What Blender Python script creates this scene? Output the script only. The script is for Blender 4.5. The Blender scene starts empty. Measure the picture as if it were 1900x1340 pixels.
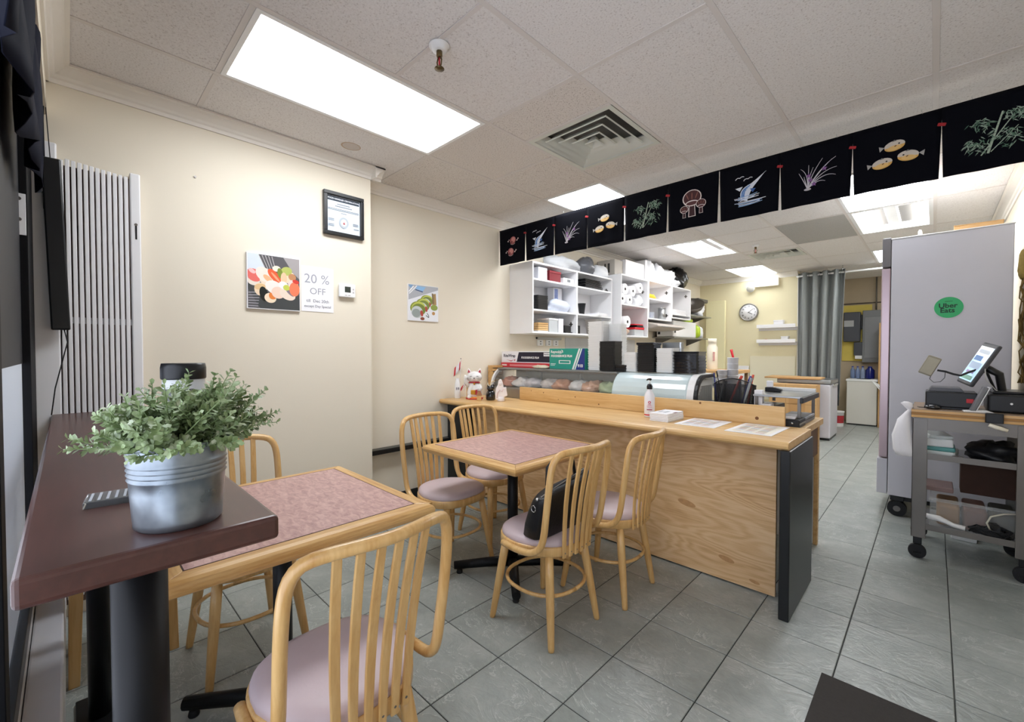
import bpy, bmesh, math, random
from mathutils import Vector, Matrix
random.seed(7)
PI = math.pi
SC = bpy.context.scene
COL = SC.collection

# ------------------------------------------------------------------ camera, world, exposure
YAW = math.radians(44.25)
cam_d = bpy.data.cameras.new('camera')
cam_d.sensor_width = 36.0
cam_d.lens = 36.0 * 804.0 / 1900.0
cam_d.clip_start = 0.02
cam = bpy.data.objects.new('camera', cam_d)
COL.objects.link(cam)
cam.location = (0, 0, 1.265)
cam.rotation_euler = (math.radians(90 - 1.2), 0, YAW)
SC.camera = cam

world = bpy.data.worlds.new('world')
SC.world = world
world.use_nodes = True
bg = world.node_tree.nodes['Background']
bg.inputs[0].default_value = (0.80, 0.86, 1.0, 1)
bg.inputs[1].default_value = 2.0

SC.view_settings.view_transform = 'Standard'
SC.view_settings.look = 'None'
SC.view_settings.gamma = 1.0
SC.view_settings.use_curve_mapping = False
SC.view_settings.exposure = 0.75
LIGHT_MAIN = 9.2      # lens panels
LIGHT_TUBE = 36.0     # bare tubes of the open troffers

# ------------------------------------------------------------------ materials
MATS = {}
def srgb(c):
    if isinstance(c, str):
        c = tuple(int(c[i:i + 2], 16) / 255 for i in (0, 2, 4))
    return tuple(((x / 12.92) if x <= .04045 else ((x + .055) / 1.055) ** 2.4) for x in c) + (1,)

class N:
    """small node helper"""
    def __init__(s, name):
        s.m = bpy.data.materials.new(name); s.m.use_nodes = True
        s.t = s.m.node_tree; s.b = s.t.nodes['Principled BSDF']
    def n(s, kind, **kw):
        x = s.t.nodes.new(kind)
        for k, v in kw.items():
            if k.startswith('_'): setattr(x, k[1:], v)
        return x
    def l(s, a, b): s.t.links.new(a, b)
    def math(s, op, a, b=None):
        x = s.n('ShaderNodeMath'); x.operation = op
        for i, v in enumerate((a, b)):
            if v is None: continue
            if hasattr(v, 'links'): s.l(v, x.inputs[i])
            else: x.inputs[i].default_value = v
        return x.outputs[0]
    def ramp(s, fac, stops):
        r = s.n('ShaderNodeValToRGB'); e = r.color_ramp.elements
        while len(e) < len(stops): e.new(.5)
        for i, (p, c) in enumerate(stops):
            e[i].position = p; e[i].color = srgb(c)
        s.l(fac, r.inputs[0]); return r.outputs[0]
    def coords(s, scale=(1, 1, 1), kind='Object', rot=(0, 0, 0), offs=False):
        tc = s.n('ShaderNodeTexCoord'); mp = s.n('ShaderNodeMapping')
        mp.inputs['Scale'].default_value = scale; mp.inputs['Rotation'].default_value = rot
        src = tc.outputs[kind]
        if offs:
            oi = s.n('ShaderNodeObjectInfo'); ad = s.n('ShaderNodeVectorMath'); ad.operation = 'ADD'
            ml = s.math('MULTIPLY', oi.outputs['Random'], 37.0)
            s.l(src, ad.inputs[0]); s.l(ml, ad.inputs[1]); src = ad.outputs[0]
        s.l(src, mp.inputs[0]); return mp.outputs[0]
    def noise(s, vec, scale, detail=4, rough=.55, dist=0):
        x = s.n('ShaderNodeTexNoise'); x.inputs['Scale'].default_value = scale
        x.inputs['Detail'].default_value = detail; x.inputs['Roughness'].default_value = rough
        x.inputs['Distortion'].default_value = dist
        s.l(vec, x.inputs['Vector']); return x.outputs['Fac']
    def bump(s, h, strength=.2, dist=.01):
        x = s.n('ShaderNodeBump'); x.inputs['Strength'].default_value = strength
        x.inputs['Distance'].default_value = dist
        s.l(h, x.inputs['Height']); s.l(x.outputs[0], s.b.inputs['Normal'])

def mat(name, col='cccccc', rough=.5, metal=0., var=.06, vscale=8., bump=0., bscale=60., coat=0., trans=0., ior=1.45, emit=0., alpha=1., spec=None, obj=True):
    """plain procedural material: colour with a soft noise variation and optional bump"""
    if name in MATS: return MATS[name]
    k = N(name); b = k.b
    base = srgb(col)
    b.inputs['Roughness'].default_value = rough
    b.inputs['Metallic'].default_value = metal
    b.inputs['IOR'].default_value = ior
    b.inputs['Coat Weight'].default_value = coat
    b.inputs['Transmission Weight'].default_value = trans
    b.inputs['Alpha'].default_value = alpha
    if spec is not None: b.inputs['Specular IOR Level'].default_value = spec
    if emit:
        b.inputs['Emission Color'].default_value = base; b.inputs['Emission Strength'].default_value = emit
    v = k.coords()
    if var:
        nz = k.noise(v, vscale, 3)
        mx = k.n('ShaderNodeMix'); mx.data_type = 'RGBA'
        k.l(nz, mx.inputs['Factor'])
        mx.inputs['A'].default_value = tuple(min(1, c * (1 - var)) for c in base[:3]) + (1,)
        mx.inputs['B'].default_value = tuple(min(1, c * (1 + var)) for c in base[:3]) + (1,)
        k.l(mx.outputs['Result'], b.inputs['Base Color'])
    else:
        b.inputs['Base Color'].default_value = base
    if bump: k.bump(k.noise(v, bscale, 4), bump, .004)
    MATS[name] = k.m
    return k.m

def wood(name, light, dark, axis='X', scale=1., rough=.38, coat=.25, contrast=1.):
    if name in MATS: return MATS[name]
    k = N(name)
    sc = {'X': (1.2, 14, 14), 'Y': (14, 1.2, 14), 'Z': (14, 14, 1.2)}[axis]
    v = k.coords(tuple(x * scale for x in sc))
    a = k.noise(v, 1.6, 5, .6, .6); f = k.noise(v, 9, 2)
    mixv = k.math('ADD', k.math('MULTIPLY', a, .8 * contrast), k.math('MULTIPLY', f, .25))
    c = k.ramp(mixv, [(.30, dark), (.62, light), (.8, light)])
    k.l(c, k.b.inputs['Base Color'])
    k.b.inputs['Roughness'].default_value = rough; k.b.inputs['Coat Weight'].default_value = coat
    k.b.inputs['Coat Roughness'].default_value = .2
    MATS[name] = k.m
    return k.m

def plywood(name):
    k = N(name)
    v = k.coords((.8, 1, 2.6))
    a = k.noise(v, 1.5, 3, .45, .4)
    w = k.math('SINE', k.math('MULTIPLY', a, 110.0))
    f = k.noise(k.coords((2, 2, 40)), 3, 3)
    t = k.math('ADD', k.math('MULTIPLY', w, .10), k.math('ADD', k.math('MULTIPLY', f, .55), k.math('MULTIPLY', a, .5)))
    c = k.ramp(t, [(.25, 'b98f60'), (.46, 'd2ab7c'), (.62, 'ddba8d'), (.9, 'e6c9a0')])
    k.l(c, k.b.inputs['Base Color']); k.b.inputs['Roughness'].default_value = .5
    k.b.inputs['Coat Weight'].default_value = .1
    MATS[name] = k.m
    return k.m

def tile_material(name):
    k = N(name)
    v = k.coords((1, 1, 1), offs=True)
    big = k.noise(v, 5, 4, .6); fine = k.noise(v, 30, 5, .65)
    oi = k.n('ShaderNodeObjectInfo')
    t = k.math('ADD', k.math('MULTIPLY', big, .62), k.math('ADD', k.math('MULTIPLY', fine, .30), k.math('MULTIPLY', oi.outputs['Random'], .10)))
    c = k.ramp(t, [(.25, '808682'), (.5, '979d99'), (.72, 'adb1ad')])
    # light veins: ridged noise
    nz = k.noise(k.coords((1, 1.6, 1), offs=True), 6.0, 5, .62, 1.2)
    ridge = k.math('ABSOLUTE', k.math('SUBTRACT', nz, .5))
    vein = k.math('LESS_THAN', ridge, .009)
    gate = k.math('GREATER_THAN', k.noise(v, 4.3, 2), .50)
    vm = k.math('MULTIPLY', k.math('MULTIPLY', vein, gate), .42)
    mx = k.n('ShaderNodeMix'); mx.data_type = 'RGBA'
    k.l(vm, mx.inputs['Factor']); k.l(c, mx.inputs['A']); mx.inputs['B'].default_value = srgb('d2d6d2')
    k.l(mx.outputs['Result'], k.b.inputs['Base Color'])
    k.b.inputs['Roughness'].default_value = .33
    k.bump(k.math('ADD', fine, k.math('MULTIPLY', ridge, 5.0)), .3, .006)
    MATS[name] = k.m
    return k.m

def ceiling_material(name, a, b, speck):
    k = N(name)
    v = k.coords((1, 1, 1), offs=True)
    p = k.noise(v, 130, 3, .6)
    c = k.ramp(p, [(.30, speck), (.42, b), (.7, a)])
    k.l(c, k.b.inputs['Base Color']); k.b.inputs['Roughness'].default_value = .95
    k.bump(p, .35, .004)
    MATS[name] = k.m
    return k.m

def laminate(name):
    k = N(name)
    v = k.coords((1, 1, 1))
    a = k.noise(k.coords((1, 2.2, 1), rot=(0, 0, .5)), 26, 4, .6, .8)
    c = k.ramp(a, [(.32, 'a17a77'), (.5, 'b9928d'), (.68, 'cdaaa3')])
    k.l(c, k.b.inputs['Base Color']); k.b.inputs['Roughness'].default_value = .3
    MATS[name] = k.m
    return k.m

def galvanised(name):
    k = N(name)
    v = k.coords((1, 1, 1))
    a = k.noise(v, 18, 3)
    c = k.ramp(a, [(.3, '7a838b'), (.7, 'a0a8af')])
    k.l(c, k.b.inputs['Base Color']); k.b.inputs['Metallic'].default_value = .85
    k.l(k.ramp(a, [(.3, '8c8c8c'), (.7, 'a0a0a0')]), k.b.inputs['Roughness'])
    MATS[name] = k.m
    return k.m

def mesh_screen(name):
    """black wire mesh: alpha grid on the sheet"""
    k = N(name)
    tc = k.n('ShaderNodeTexCoord'); sp = k.n('ShaderNodeSeparateXYZ'); k.l(tc.outputs['Object'], sp.inputs[0])
    fx = k.math('FRACT', k.math('MULTIPLY', sp.outputs[0], 320)); fz = k.math('FRACT', k.math('MULTIPLY', sp.outputs[2], 320))
    g = k.math('MAXIMUM', k.math('LESS_THAN', fx, .42), k.math('LESS_THAN', fz, .42))
    k.l(g, k.b.inputs['Alpha']); k.b.inputs['Base Color'].default_value = srgb('16161a')
    k.b.inputs['Roughness'].default_value = .5
    MATS[name] = k.m
    return k.m

def leaf_material(name):
    k = N(name)
    v = k.coords((1, 1, 1), offs=True)
    a = k.noise(v, 34, 2)
    c = k.ramp(a, [(.30, '66794a'), (.48, '8a9e6c'), (.62, 'b0be97'), (.75, 'dce2cd')])
    k.l(c, k.b.inputs['Base Color']); k.b.inputs['Roughness'].default_value = .45
    k.b.inputs['Subsurface Weight'].default_value = .0
    MATS[name] = k.m
    return k.m

M_WALL = mat('cream_paint', 'eae1cf', .75, var=.015, vscale=2, bump=.05, bscale=300)
M_WALL2 = mat('yellow_cream_paint', 'e6dcb8', .75, var=.02, vscale=2)
M_TRIM = mat('white_trim_paint', 'efeae2', .55, var=.02)
M_WHITE = mat('white_melamine', 'f2f1f2', .35, var=.02, coat=.2)
M_PLASTW = mat('white_plastic', 'f0f0f0', .35, var=.02)
M_PAPER = mat('white_paper', 'f4f3f6', .8, var=.01)
M_BLACK = mat('black_plastic', '101114', .35, var=.1)
M_BLACKM = mat('black_metal', '0a0b0e', .45, var=.1, spec=.3)
M_BLACKLAM = mat('black_laminate', '1a1c1e', .32, var=.08)
M_STEEL = mat('stainless_steel', 'a9abac', .28, metal=.9, var=.06, vscale=14)
M_STEELD = mat('dull_steel', '7a7672', .35, metal=.75, var=.1, vscale=10)
M_CHROME = mat('chrome', 'd0d2d4', .12, metal=1., var=0)
M_CHAIR = wood('beech_bentwood', 'deb679', 'c4924f', 'Z', 1.2, .34, .35)
M_OAK = wood('oak_edge', 'd8ae70', 'b07c3c', 'Y', 1.6, .38, .3)
M_OAKX = wood('oak_edge_x', 'd8ae70', 'b07c3c', 'X', 1.6, .38, .3)
M_PINE = wood('pine_board', 'e2bd84', 'c79553', 'X', .8, .42, .2)
M_PINEY = wood('pine_board_y', 'dcb57c', 'b98748', 'Y', .8, .42, .2)
M_PLY = plywood('plywood_panel')
M_BAR = wood('mahogany_stain', '4e2b23', '381c16', 'X', .7, .38, .2)
M_CARD = mat('brown_cardboard', 'c19a69', .85, var=.06, vscale=12)
M_CARDG = mat('grey_cardboard', 'b8b3ab', .85, var=.05)
M_LAM = laminate('mauve_laminate')
M_VINYL = mat('mauve_vinyl', 'c6b4b7', .42, var=.05, vscale=16, bump=.08, bscale=120)
M_TILE = tile_material('slate_tile')
M_GROUT = mat('dark_grout', '3c3f3d', .9, var=.1)
M_CEIL = ceiling_material('mineral_fibre_tile', 'eae7e6', 'e1dddc', 'bfb8b5')
M_CEILR = ceiling_material('pitted_fibre_tile', 'e6e1dd', 'dad3ce', '9a9089')
M_CEILD = ceiling_material('grey_fibre_tile', 'b3b1ae', 'aaa8a5', '918f8c')
M_GRID = mat('ceiling_grid_paint', 'dad4d1', .5, var=.02)
M_LENS = mat('lit_lens', 'f6faff', .4, var=0, emit=LIGHT_MAIN)
M_LENS2 = mat('lit_lens_dim', 'f6faff', .4, var=0, emit=LIGHT_MAIN * .45)
M_TUBE = mat('lit_tube', 'ffffff', .4, var=0, emit=LIGHT_TUBE)
M_TROFF = mat('troffer_enamel', 'f4f5f6', .35, var=0)
mw0 = mat('white_lettering_ink', 'eef1f4', .6)
M_PVC = mat('clear_plastic', 'e8ecec', .18, trans=.75, var=0, ior=1.2)
M_FILM = mat('cloudy_plastic', 'e6eaec', .3, trans=.35, var=.04)
M_GREYAPP = mat('grey_enamel', 'c4c3cb', .4, var=.02, bump=.04, bscale=500)
M_PALEBLUE = mat('pale_blue_enamel', 'cfdfe2', .18, var=.02, coat=.6)
M_NAVY = mat('navy_cloth', '06070f', .92, var=.2, vscale=60, spec=.15)
M_NAVY2 = mat('dark_blue_cloth', '0d1020', .9, var=.25, vscale=30, spec=.2)
M_CURT = mat('grey_curtain', '8b8f8e', .85, var=.06, vscale=40)
M_RUBBER = mat('black_rubber', '1a1b1e', .7, var=.15)
M_LEATHER = mat('black_leather', '111216', .42, var=.2, vscale=30, bump=.25, bscale=90)
M_RED = mat('red_plastic', 'c8202c', .4, var=.05)
M_LEAF = leaf_material('leaf_green')
M_STEM = mat('stem_green', '6f8250', .6, var=.1)
M_SOIL = mat('dark_moss', '2c3a22', .9, var=.3, vscale=60)
M_GALV = galvanised('galvanised_steel')
M_MESH = mesh_screen('wire_mesh')
M_ACRYL = mat('acrylic', 'f0f2f4', .06, trans=.9, var=0, ior=1.3)
M_YEL = mat('yellow_plywood_paint', 'd3bf5f', .7, var=.08)
M_PGREY = mat('panel_grey_paint', '77797c', .5, var=.04)
M_BLUE = mat('blue_plastic', '23389a', .3, var=.1)
M_LIME = mat('lime_plastic', 'b7d236', .4, var=.05)
M_BAGW = mat('white_plastic_bag', 'eceef2', .38, var=.05, vscale=20, bump=.5, bscale=22)
M_BAGB = mat('black_rubbish_bag', '0d0d10', .2, var=.1, bump=.7, bscale=24)
M_CREAM = mat('cream_plastic', 'eee7d4', .4, var=.02)

def thin(name, col, keep, rough=.05):
    k = N(name); b = k.b
    b.inputs['Base Color'].default_value = srgb(col); b.inputs['Roughness'].default_value = rough
    tr = k.n('ShaderNodeBsdfTransparent'); mx = k.n('ShaderNodeMixShader'); lw = k.n('ShaderNodeLayerWeight'); lw.inputs['Blend'].default_value = .25
    fac = k.math('MINIMUM', k.math('ADD', k.math('MULTIPLY', lw.outputs['Fresnel'], .5), keep), 1.0)
    k.l(fac, mx.inputs[0]); k.l(tr.outputs[0], mx.inputs[1]); k.l(b.outputs[0], mx.inputs[2])
    out = [n for n in k.t.nodes if n.type == 'OUTPUT_MATERIAL'][0]; k.l(mx.outputs[0], out.inputs[0])
    MATS[name] = k.m
    return k.m
M_SHEETGLASS = thin('case_glass', 'dfe6e4', .07)
M_CLEARCUP = thin('clear_cup_plastic', 'fdfefd', .82, .3)
M_FROST = thin('frosted_window_film', 'd8e0ea', .5, .5)
M_BIN = thin('clear_bin_plastic', 'e6eaea', .12, .1)
M_GLASS = thin('window_glass', 'dde4e8', .03)
M_CLEARBAG = thin('clear_bag_plastic', 'eef1f5', .45, .15)

# ------------------------------------------------------------------ mesh builder
class MB:
    def __init__(s): s.v = []; s.f = []; s.sm = []
    def add(s, vs, fs, smooth=False):
        o = len(s.v); s.v += [tuple(v) for v in vs]; s.f += [tuple(i + o for i in f) for f in fs]; s.sm += [smooth] * len(fs)
        return s
    def box(s, x0, x1, y0, y1, z0, z1):
        return s.add([(x, y, z) for z in (z0, z1) for x, y in ((x0, y0), (x1, y0), (x1, y1), (x0, y1))],
                     [(0, 3, 2, 1), (4, 5, 6, 7), (0, 1, 5, 4), (1, 2, 6, 5), (2, 3, 7, 6), (3, 0, 4, 7)])
    def obox(s, c, half, M):
        """oriented box: M 3x3"""
        c = Vector(c)
        vs = [c + M @ Vector((x * half[0], y * half[1], z * half[2])) for z in (-1, 1) for x, y in ((-1, -1), (1, -1), (1, 1), (-1, 1))]
        return s.add(vs, [(0, 3, 2, 1), (4, 5, 6, 7), (0, 1, 5, 4), (1, 2, 6, 5), (2, 3, 7, 6), (3, 0, 4, 7)])
    def loft(s, rings, cap=True, closed=True, smooth=True):
        n = len(rings[0]); vs = [p for r in rings for p in r]; fs = []
        for i in range(len(rings) - 1):
            for j in range(n if closed else n - 1):
                a = i * n + j; b = i * n + (j + 1) % n
                fs.append((a, b, b + n, a + n))
        s.add(vs, fs, smooth)
        if cap and closed:
            o = len(s.v) - len(vs)
            s.f.append(tuple(o + i for i in reversed(range(n)))); s.sm.append(False)
            s.f.append(tuple(o + (len(rings) - 1) * n + i for i in range(n))); s.sm.append(False)
        return s
    def tube(s, path, r, n=10, flat=None, cap=True):
        """swept tube along points; r number or list; flat=(a,b) gives a rectangular-ish strip scale"""
        P = [Vector(p) for p in path]; rs = r if isinstance(r, (list, tuple)) else [r] * len(P)
        rings = []; up = None
        for i, p in enumerate(P):
            t = (P[min(i + 1, len(P) - 1)] - P[max(i - 1, 0)]).normalized()
            if up is None:
                up = Vector((0, 0, 1)) if abs(t.z) < .9 else Vector((1, 0, 0))
            a = t.cross(up).normalized(); up = a.cross(t).normalized()
            rings.append([p + (a * math.cos(2 * PI * k / n) + up * math.sin(2 * PI * k / n)) * rs[i] for k in range(n)])
        return s.loft(rings, cap)
    def cyl(s, x, y, z0, z1, r0, r1=None, n=20):
        return s.lathe([(r0, z0), (r0 if r1 is None else r1, z1)], x, y, n)
    def lathe(s, prof, x=0, y=0, n=24, cap=True, smooth=True, sx=1., sy=1.):
        return s.loft([[(x + r * sx * math.cos(2 * PI * k / n), y + r * sy * math.sin(2 * PI * k / n), z) for k in range(n)] for r, z in prof], cap, smooth=smooth)
    def sphere(s, c, r, n=14, m=8, sc=(1, 1, 1)):
        rings = []
        for i in range(m + 1):
            a = PI * i / m
            rr = max(1e-4, math.sin(a)); z = -math.cos(a)
            rings.append([(c[0] + r * sc[0] * rr * math.cos(2 * PI * k / n), c[1] + r * sc[1] * rr * math.sin(2 * PI * k / n), c[2] + r * sc[2] * z) for k in range(n)])
        return s.loft(rings, True)
    def prism(s, poly, a, b, axis='Z'):
        """extrude a 2-D polygon; axis is the extrusion axis"""
        def P(u, v, w): return {'Z': (u, v, w), 'Y': (u, w, v), 'X': (w, u, v)}[axis]
        n = len(poly)
        vs = [P(u, v, a) for u, v in poly] + [P(u, v, b) for u, v in poly]
        fs = [(i, (i + 1) % n, (i + 1) % n + n, i + n) for i in range(n)]
        fs += [tuple(reversed(range(n))), tuple(range(n, 2 * n))]
        return s.add(vs, fs)
    def build(s, name, m, parent=None, bevel=0., seg=2, loc=None, rot=None, subd=0, smooth=None):
        me = bpy.data.meshes.new(name); me.from_pydata(s.v, [], s.f)
        bm = bmesh.new(); bm.from_mesh(me); bmesh.ops.recalc_face_normals(bm, faces=bm.faces); bm.to_mesh(me); bm.free()
        sm = s.sm if smooth is None else [smooth] * len(s.f)
        me.polygons.foreach_set('use_smooth', sm)
        if m is not None: me.materials.append(m)
        o = bpy.data.objects.new(name, me); COL.objects.link(o)
        if parent is not None: o.parent = parent
        if loc is not None: o.location = loc
        if rot is not None: o.rotation_euler = rot
        if bevel:
            b = o.modifiers.new('bevel', 'BEVEL'); b.width = bevel; b.segments = seg; b.limit_method = 'ANGLE'; b.angle_limit = math.radians(40)
        if subd:
            d = o.modifiers.new('subd', 'SUBSURF'); d.levels = subd; d.render_levels = subd
        return o

def box(name, m, x0, x1, y0, y1, z0, z1, parent=None, bevel=.002, **k):
    return MB().box(x0, x1, y0, y1, z0, z1).build(name, m, parent, bevel, **k)
def empty(name, loc=(0, 0, 0), rz=0.):
    o = bpy.data.objects.new(name, None); COL.objects.link(o); o.location = loc; o.rotation_euler = (0, 0, rz)
    o.empty_display_size = .05
    return o
def tag(o, label, cat, group=None):
    o['label'] = label; o['category'] = cat
    if group: o['group'] = group
    return o
def thing(name, label, cat, loc=(0, 0, 0), rz=0., group=None):
    return tag(empty(name, loc, rz), label, cat, group)
def struct(o, label=None):
    o['kind'] = 'structure'
    if label: o['label'] = label
    return o
def copy_tree(o, parent=None):
    c = o.copy(); COL.objects.link(c)
    if parent is not None: c.parent = parent
    for ch in list(o.children): copy_tree(ch, c)
    return c
def inst(name, src, parent, loc, rot=None, scale=None):
    o = bpy.data.objects.new(name, src.data); COL.objects.link(o); o.parent = parent; o.location = loc
    if rot is not None: o.rotation_euler = rot
    if scale is not None: o.scale = scale
    for md in src.modifiers:
        if md.type == 'BEVEL':
            b = o.modifiers.new('bevel', 'BEVEL'); b.width = md.width; b.segments = md.segments; b.limit_method = 'ANGLE'; b.angle_limit = md.angle_limit
    return o
def lumpy(name, m, c, r, seed, amp=.25, parent=None, n=22, mm=14, flat_bottom=None, freq=3.):
    """crumpled blob (plastic bags)"""
    rnd = random.Random(seed); ph = [(rnd.uniform(1, freq), rnd.uniform(1, freq + 2), rnd.uniform(0, 6.28), rnd.uniform(.3, 1)) for _ in range(7)]
    mb = MB(); rings = []
    for i in range(mm + 1):
        a = PI * i / mm; row = []
        for k in range(n):
            b = 2 * PI * k / n
            d = 1 + amp * sum(w * math.sin(p * a * 2 + round(q) * b + f) for p, q, f, w in ph) / 4 + rnd.uniform(-.05, .05) * amp * 4 * (0 < i < mm)
            x = c[0] + r[0] * d * max(1e-3, math.sin(a)) * math.cos(b); y = c[1] + r[1] * d * max(1e-3, math.sin(a)) * math.sin(b); z = c[2] - r[2] * math.cos(a) * (d if 0 < i < mm else 1)
            if flat_bottom is not None: z = max(flat_bottom, z)
            row.append((x, y, z))
        rings.append(row)
    return mb.loft(rings, True).build(name, m, parent)

# flat print: list of (colour, [polygon points]) on a plane, laid in thin layers
def decal(name, shapes, parent, o, u, v, lift=.0005, step=.00025, rough=.6):
    o = Vector(o); u = Vector(u); v = Vector(v); nn = u.normalized().cross(v.normalized())
    vs = []; fs = []; mi = []; cols = []
    for i, (c, pts) in enumerate(shapes):
        if c not in cols: cols.append(c)
        b = len(vs)
        for p in pts: vs.append(o + u * p[0] + v * p[1] + nn * (lift + step * i))
        fs.append(tuple(range(b, b + len(pts)))); mi.append(cols.index(c))
    me = bpy.data.meshes.new(name); me.from_pydata([tuple(x) for x in vs], [], fs)
    for c in cols: me.materials.append(mat('print_' + c, c, rough, var=.03, vscale=30))
    me.polygons.foreach_set('material_index', mi)
    ob = bpy.data.objects.new(name, me); COL.objects.link(ob)
    if parent is not None: ob.parent = parent
    return ob
def ell(cx, cy, rx, ry=None, rot=0., n=20, a0=0., a1=2 * PI):
    ry = rx if ry is None else ry
    c, s_ = math.cos(rot), math.sin(rot)
    full = abs(a1 - a0 - 2 * PI) < 1e-6
    return [(cx + rx * math.cos(t) * c - ry * math.sin(t) * s_, cy + rx * math.cos(t) * s_ + ry * math.sin(t) * c)
            for t in [a0 + (a1 - a0) * i / (n if full else n - 1) for i in range(n)]]
def rect(x0, y0, x1, y1): return [(x0, y0), (x1, y0), (x1, y1), (x0, y1)]
def stroke(col, pts, w, w1=None):
    """polyline as quads"""
    out = []; w1 = w if w1 is None else w1; n = len(pts) - 1
    for i in range(n):
        (x0, y0), (x1, y1) = pts[i], pts[i + 1]; L = math.hypot(x1 - x0, y1 - y0) or 1e-9
        nx, ny = -(y1 - y0) / L, (x1 - x0) / L
        a = w + (w1 - w) * i / n; b = w + (w1 - w) * (i + 1) / n
        out.append((col, [(x0 - nx * a / 2, y0 - ny * a / 2), (x1 - nx * b / 2, y1 - ny * b / 2), (x1 + nx * b / 2, y1 + ny * b / 2), (x0 + nx * a / 2, y0 + ny * a / 2)]))
    return out
def curve2(p0, p1, p2, n=8):
    return [((1 - t) ** 2 * p0[0] + 2 * t * (1 - t) * p1[0] + t * t * p2[0], (1 - t) ** 2 * p0[1] + 2 * t * (1 - t) * p1[1] + t * t * p2[1]) for t in [i / n for i in range(n + 1)]]
def text(name, s_, size, m, parent, loc, rot, align='CENTER', bold=0., sx=1.):
    cu = bpy.data.curves.new(name, 'FONT'); cu.body = s_; cu.size = size; cu.align_x = align; cu.align_y = 'CENTER'
    cu.extrude = .0003; cu.offset = bold; cu.resolution_u = 3
    cu.materials.append(m)
    tmp = bpy.data.objects.new(name, cu); COL.objects.link(tmp)
    me = bpy.data.meshes.new_from_object(tmp)
    bpy.data.objects.remove(tmp); me.materials.clear(); me.materials.append(m)
    o = bpy.data.objects.new(name, me); COL.objects.link(o); o.parent = parent; o.location = loc; o.rotation_euler = rot
    return o
def arc(c, r, a0, a1, n=8):
    return [(c[0] + r * math.cos(a0 + (a1 - a0) * i / n), c[1] + r * math.sin(a0 + (a1 - a0) * i / n)) for i in range(n + 1)]
# ------------------------------------------------------------------ room shell
ZC = 2.591
XL1, XL2, YJ, YB, XR = -2.95, -3.2, 1.555, 8.4, .47
WB = -1.62            # right end of the clock wall
YBR = 10.0            # far wall of the back room

floor = struct(box('floor', M_GROUT, -3.3, .8, -.35, 10.2, -.08, -.003, bevel=0), 'grey slate tile floor with dark grout')
S = .3368; GX, GY = -.602, 2.238
tile_mb = MB(); h = S / 2 - .0022
tile_mb.loft([[(-h, -h, -.01), (h, -h, -.01), (h, h, -.01), (-h, h, -.01)], [(-h, -h, -.0015), (h, -h, -.0015), (h, h, -.0015), (-h, h, -.0015)],
              [(-h + .002, -h + .002, 0), (h - .002, -h + .002, 0), (h - .002, h - .002, 0), (-h + .002, h - .002, 0)]], smooth=False)
tile0 = None; hidden = MB(); hid_v = tile_mb.v; hid_f = tile_mb.f
fwd = Vector((-math.sin(YAW), math.cos(YAW))); rgt = Vector((math.cos(YAW), math.sin(YAW)))
for i in range(-9, 5):
    for j in range(-8, 25):
        cx, cy = GX + (i + .5) * S, GY + (j + .5) * S
        if cx - h < -3.3 or cx + h > .80 or cy < -.3 or cy > 10.1: continue
        d = fwd.dot((cx, cy)); r = rgt.dot((cx, cy))
        seen = d > .5 and abs(r / d) < 1.32 and 1.265 / d < .98 and not (cy > 2.62 and cx < -.75) and not (cx < -2.95) and not (cx > -.2 and cy > 4.5)
        if seen:
            if tile0 is None:
                tile0 = tile_mb.build('tile', M_TILE, floor, loc=(cx, cy, 0))
            else: inst('tile', tile0, floor, (cx, cy, 0))
        else:
            hidden.add([(x + cx, y + cy, z) for x, y, z in hid_v], hid_f)
o = hidden.build('tile_field', M_TILE, floor); o['kind'] = 'stuff'

wl = struct(box('wall_left', M_WALL, -3.45, XL1, -.40, YJ, 0, 2.7, bevel=0), 'cream painted wall with pictures and thermostat')
wl2 = struct(box('wall_left_recess', M_WALL, -3.45, XL2, YJ, YB + .3, 0, 2.7, bevel=0), 'cream wall running back to the kitchen')
wb = struct(box('wall_back', M_WALL2, XL2, WB, YB, YB + .12, 0, 2.7, bevel=0), 'yellowish wall with the clock')
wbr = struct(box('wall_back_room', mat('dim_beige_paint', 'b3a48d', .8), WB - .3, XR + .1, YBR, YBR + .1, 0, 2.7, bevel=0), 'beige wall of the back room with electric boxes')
wbs = struct(box('wall_back_side', M_WALL2, WB - .1, WB - .02, YB + .12, YBR, 0, 2.7, bevel=0))
wr = struct(box('wall_right', M_WALL, XR, XR + .12, -.4, YBR + .1, 0, 2.7, bevel=0), 'white wall beside the tall fridge')
# window wall: bulkhead, sill wall and end piers
ww = struct(box('wall_window', M_WALL, XL1, XR, -.40, -.05, 2.36, 2.7, bevel=0), 'bulkhead above the shop window')
ws = struct(box('wall_window_sill', mat('pale_sill_paint', 'd9d9dc', .4, var=.12, vscale=6), XL1, XR, -.40, -.10, 0, .34, bevel=0))

# crown moulding
CP = [(0, 2.513), (.010, 2.513), (.014, 2.530), (.024, 2.536), (.030, 2.548), (.056, 2.570), (.062, 2.580), (.078, 2.583), (.078, 2.5925), (0, 2.5925)]
def crown(name, axis, p0, p1, wall, sgn):
    poly = [(wall + sgn * d, z) for d, z in CP]
    return struct(MB().prism(poly, p0, p1, 'Y' if axis == 'Y' else 'X').build(name, M_TRIM))
crown('trim_1', 'Y', -.05, YJ + .078, XL1, 1)
crown('trim_2', 'X', XL2, XL1 + .078, YJ, 1)
crown('trim_3', 'Y', YJ, YB, XL2, 1)
crown('trim_4', 'X', XL2, WB, YB, -1)
crown('trim_5', 'X', XL1, XR, -.05, 1)
crown('trim_6', 'Y', -.05, YBR, XR, -1)
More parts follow.
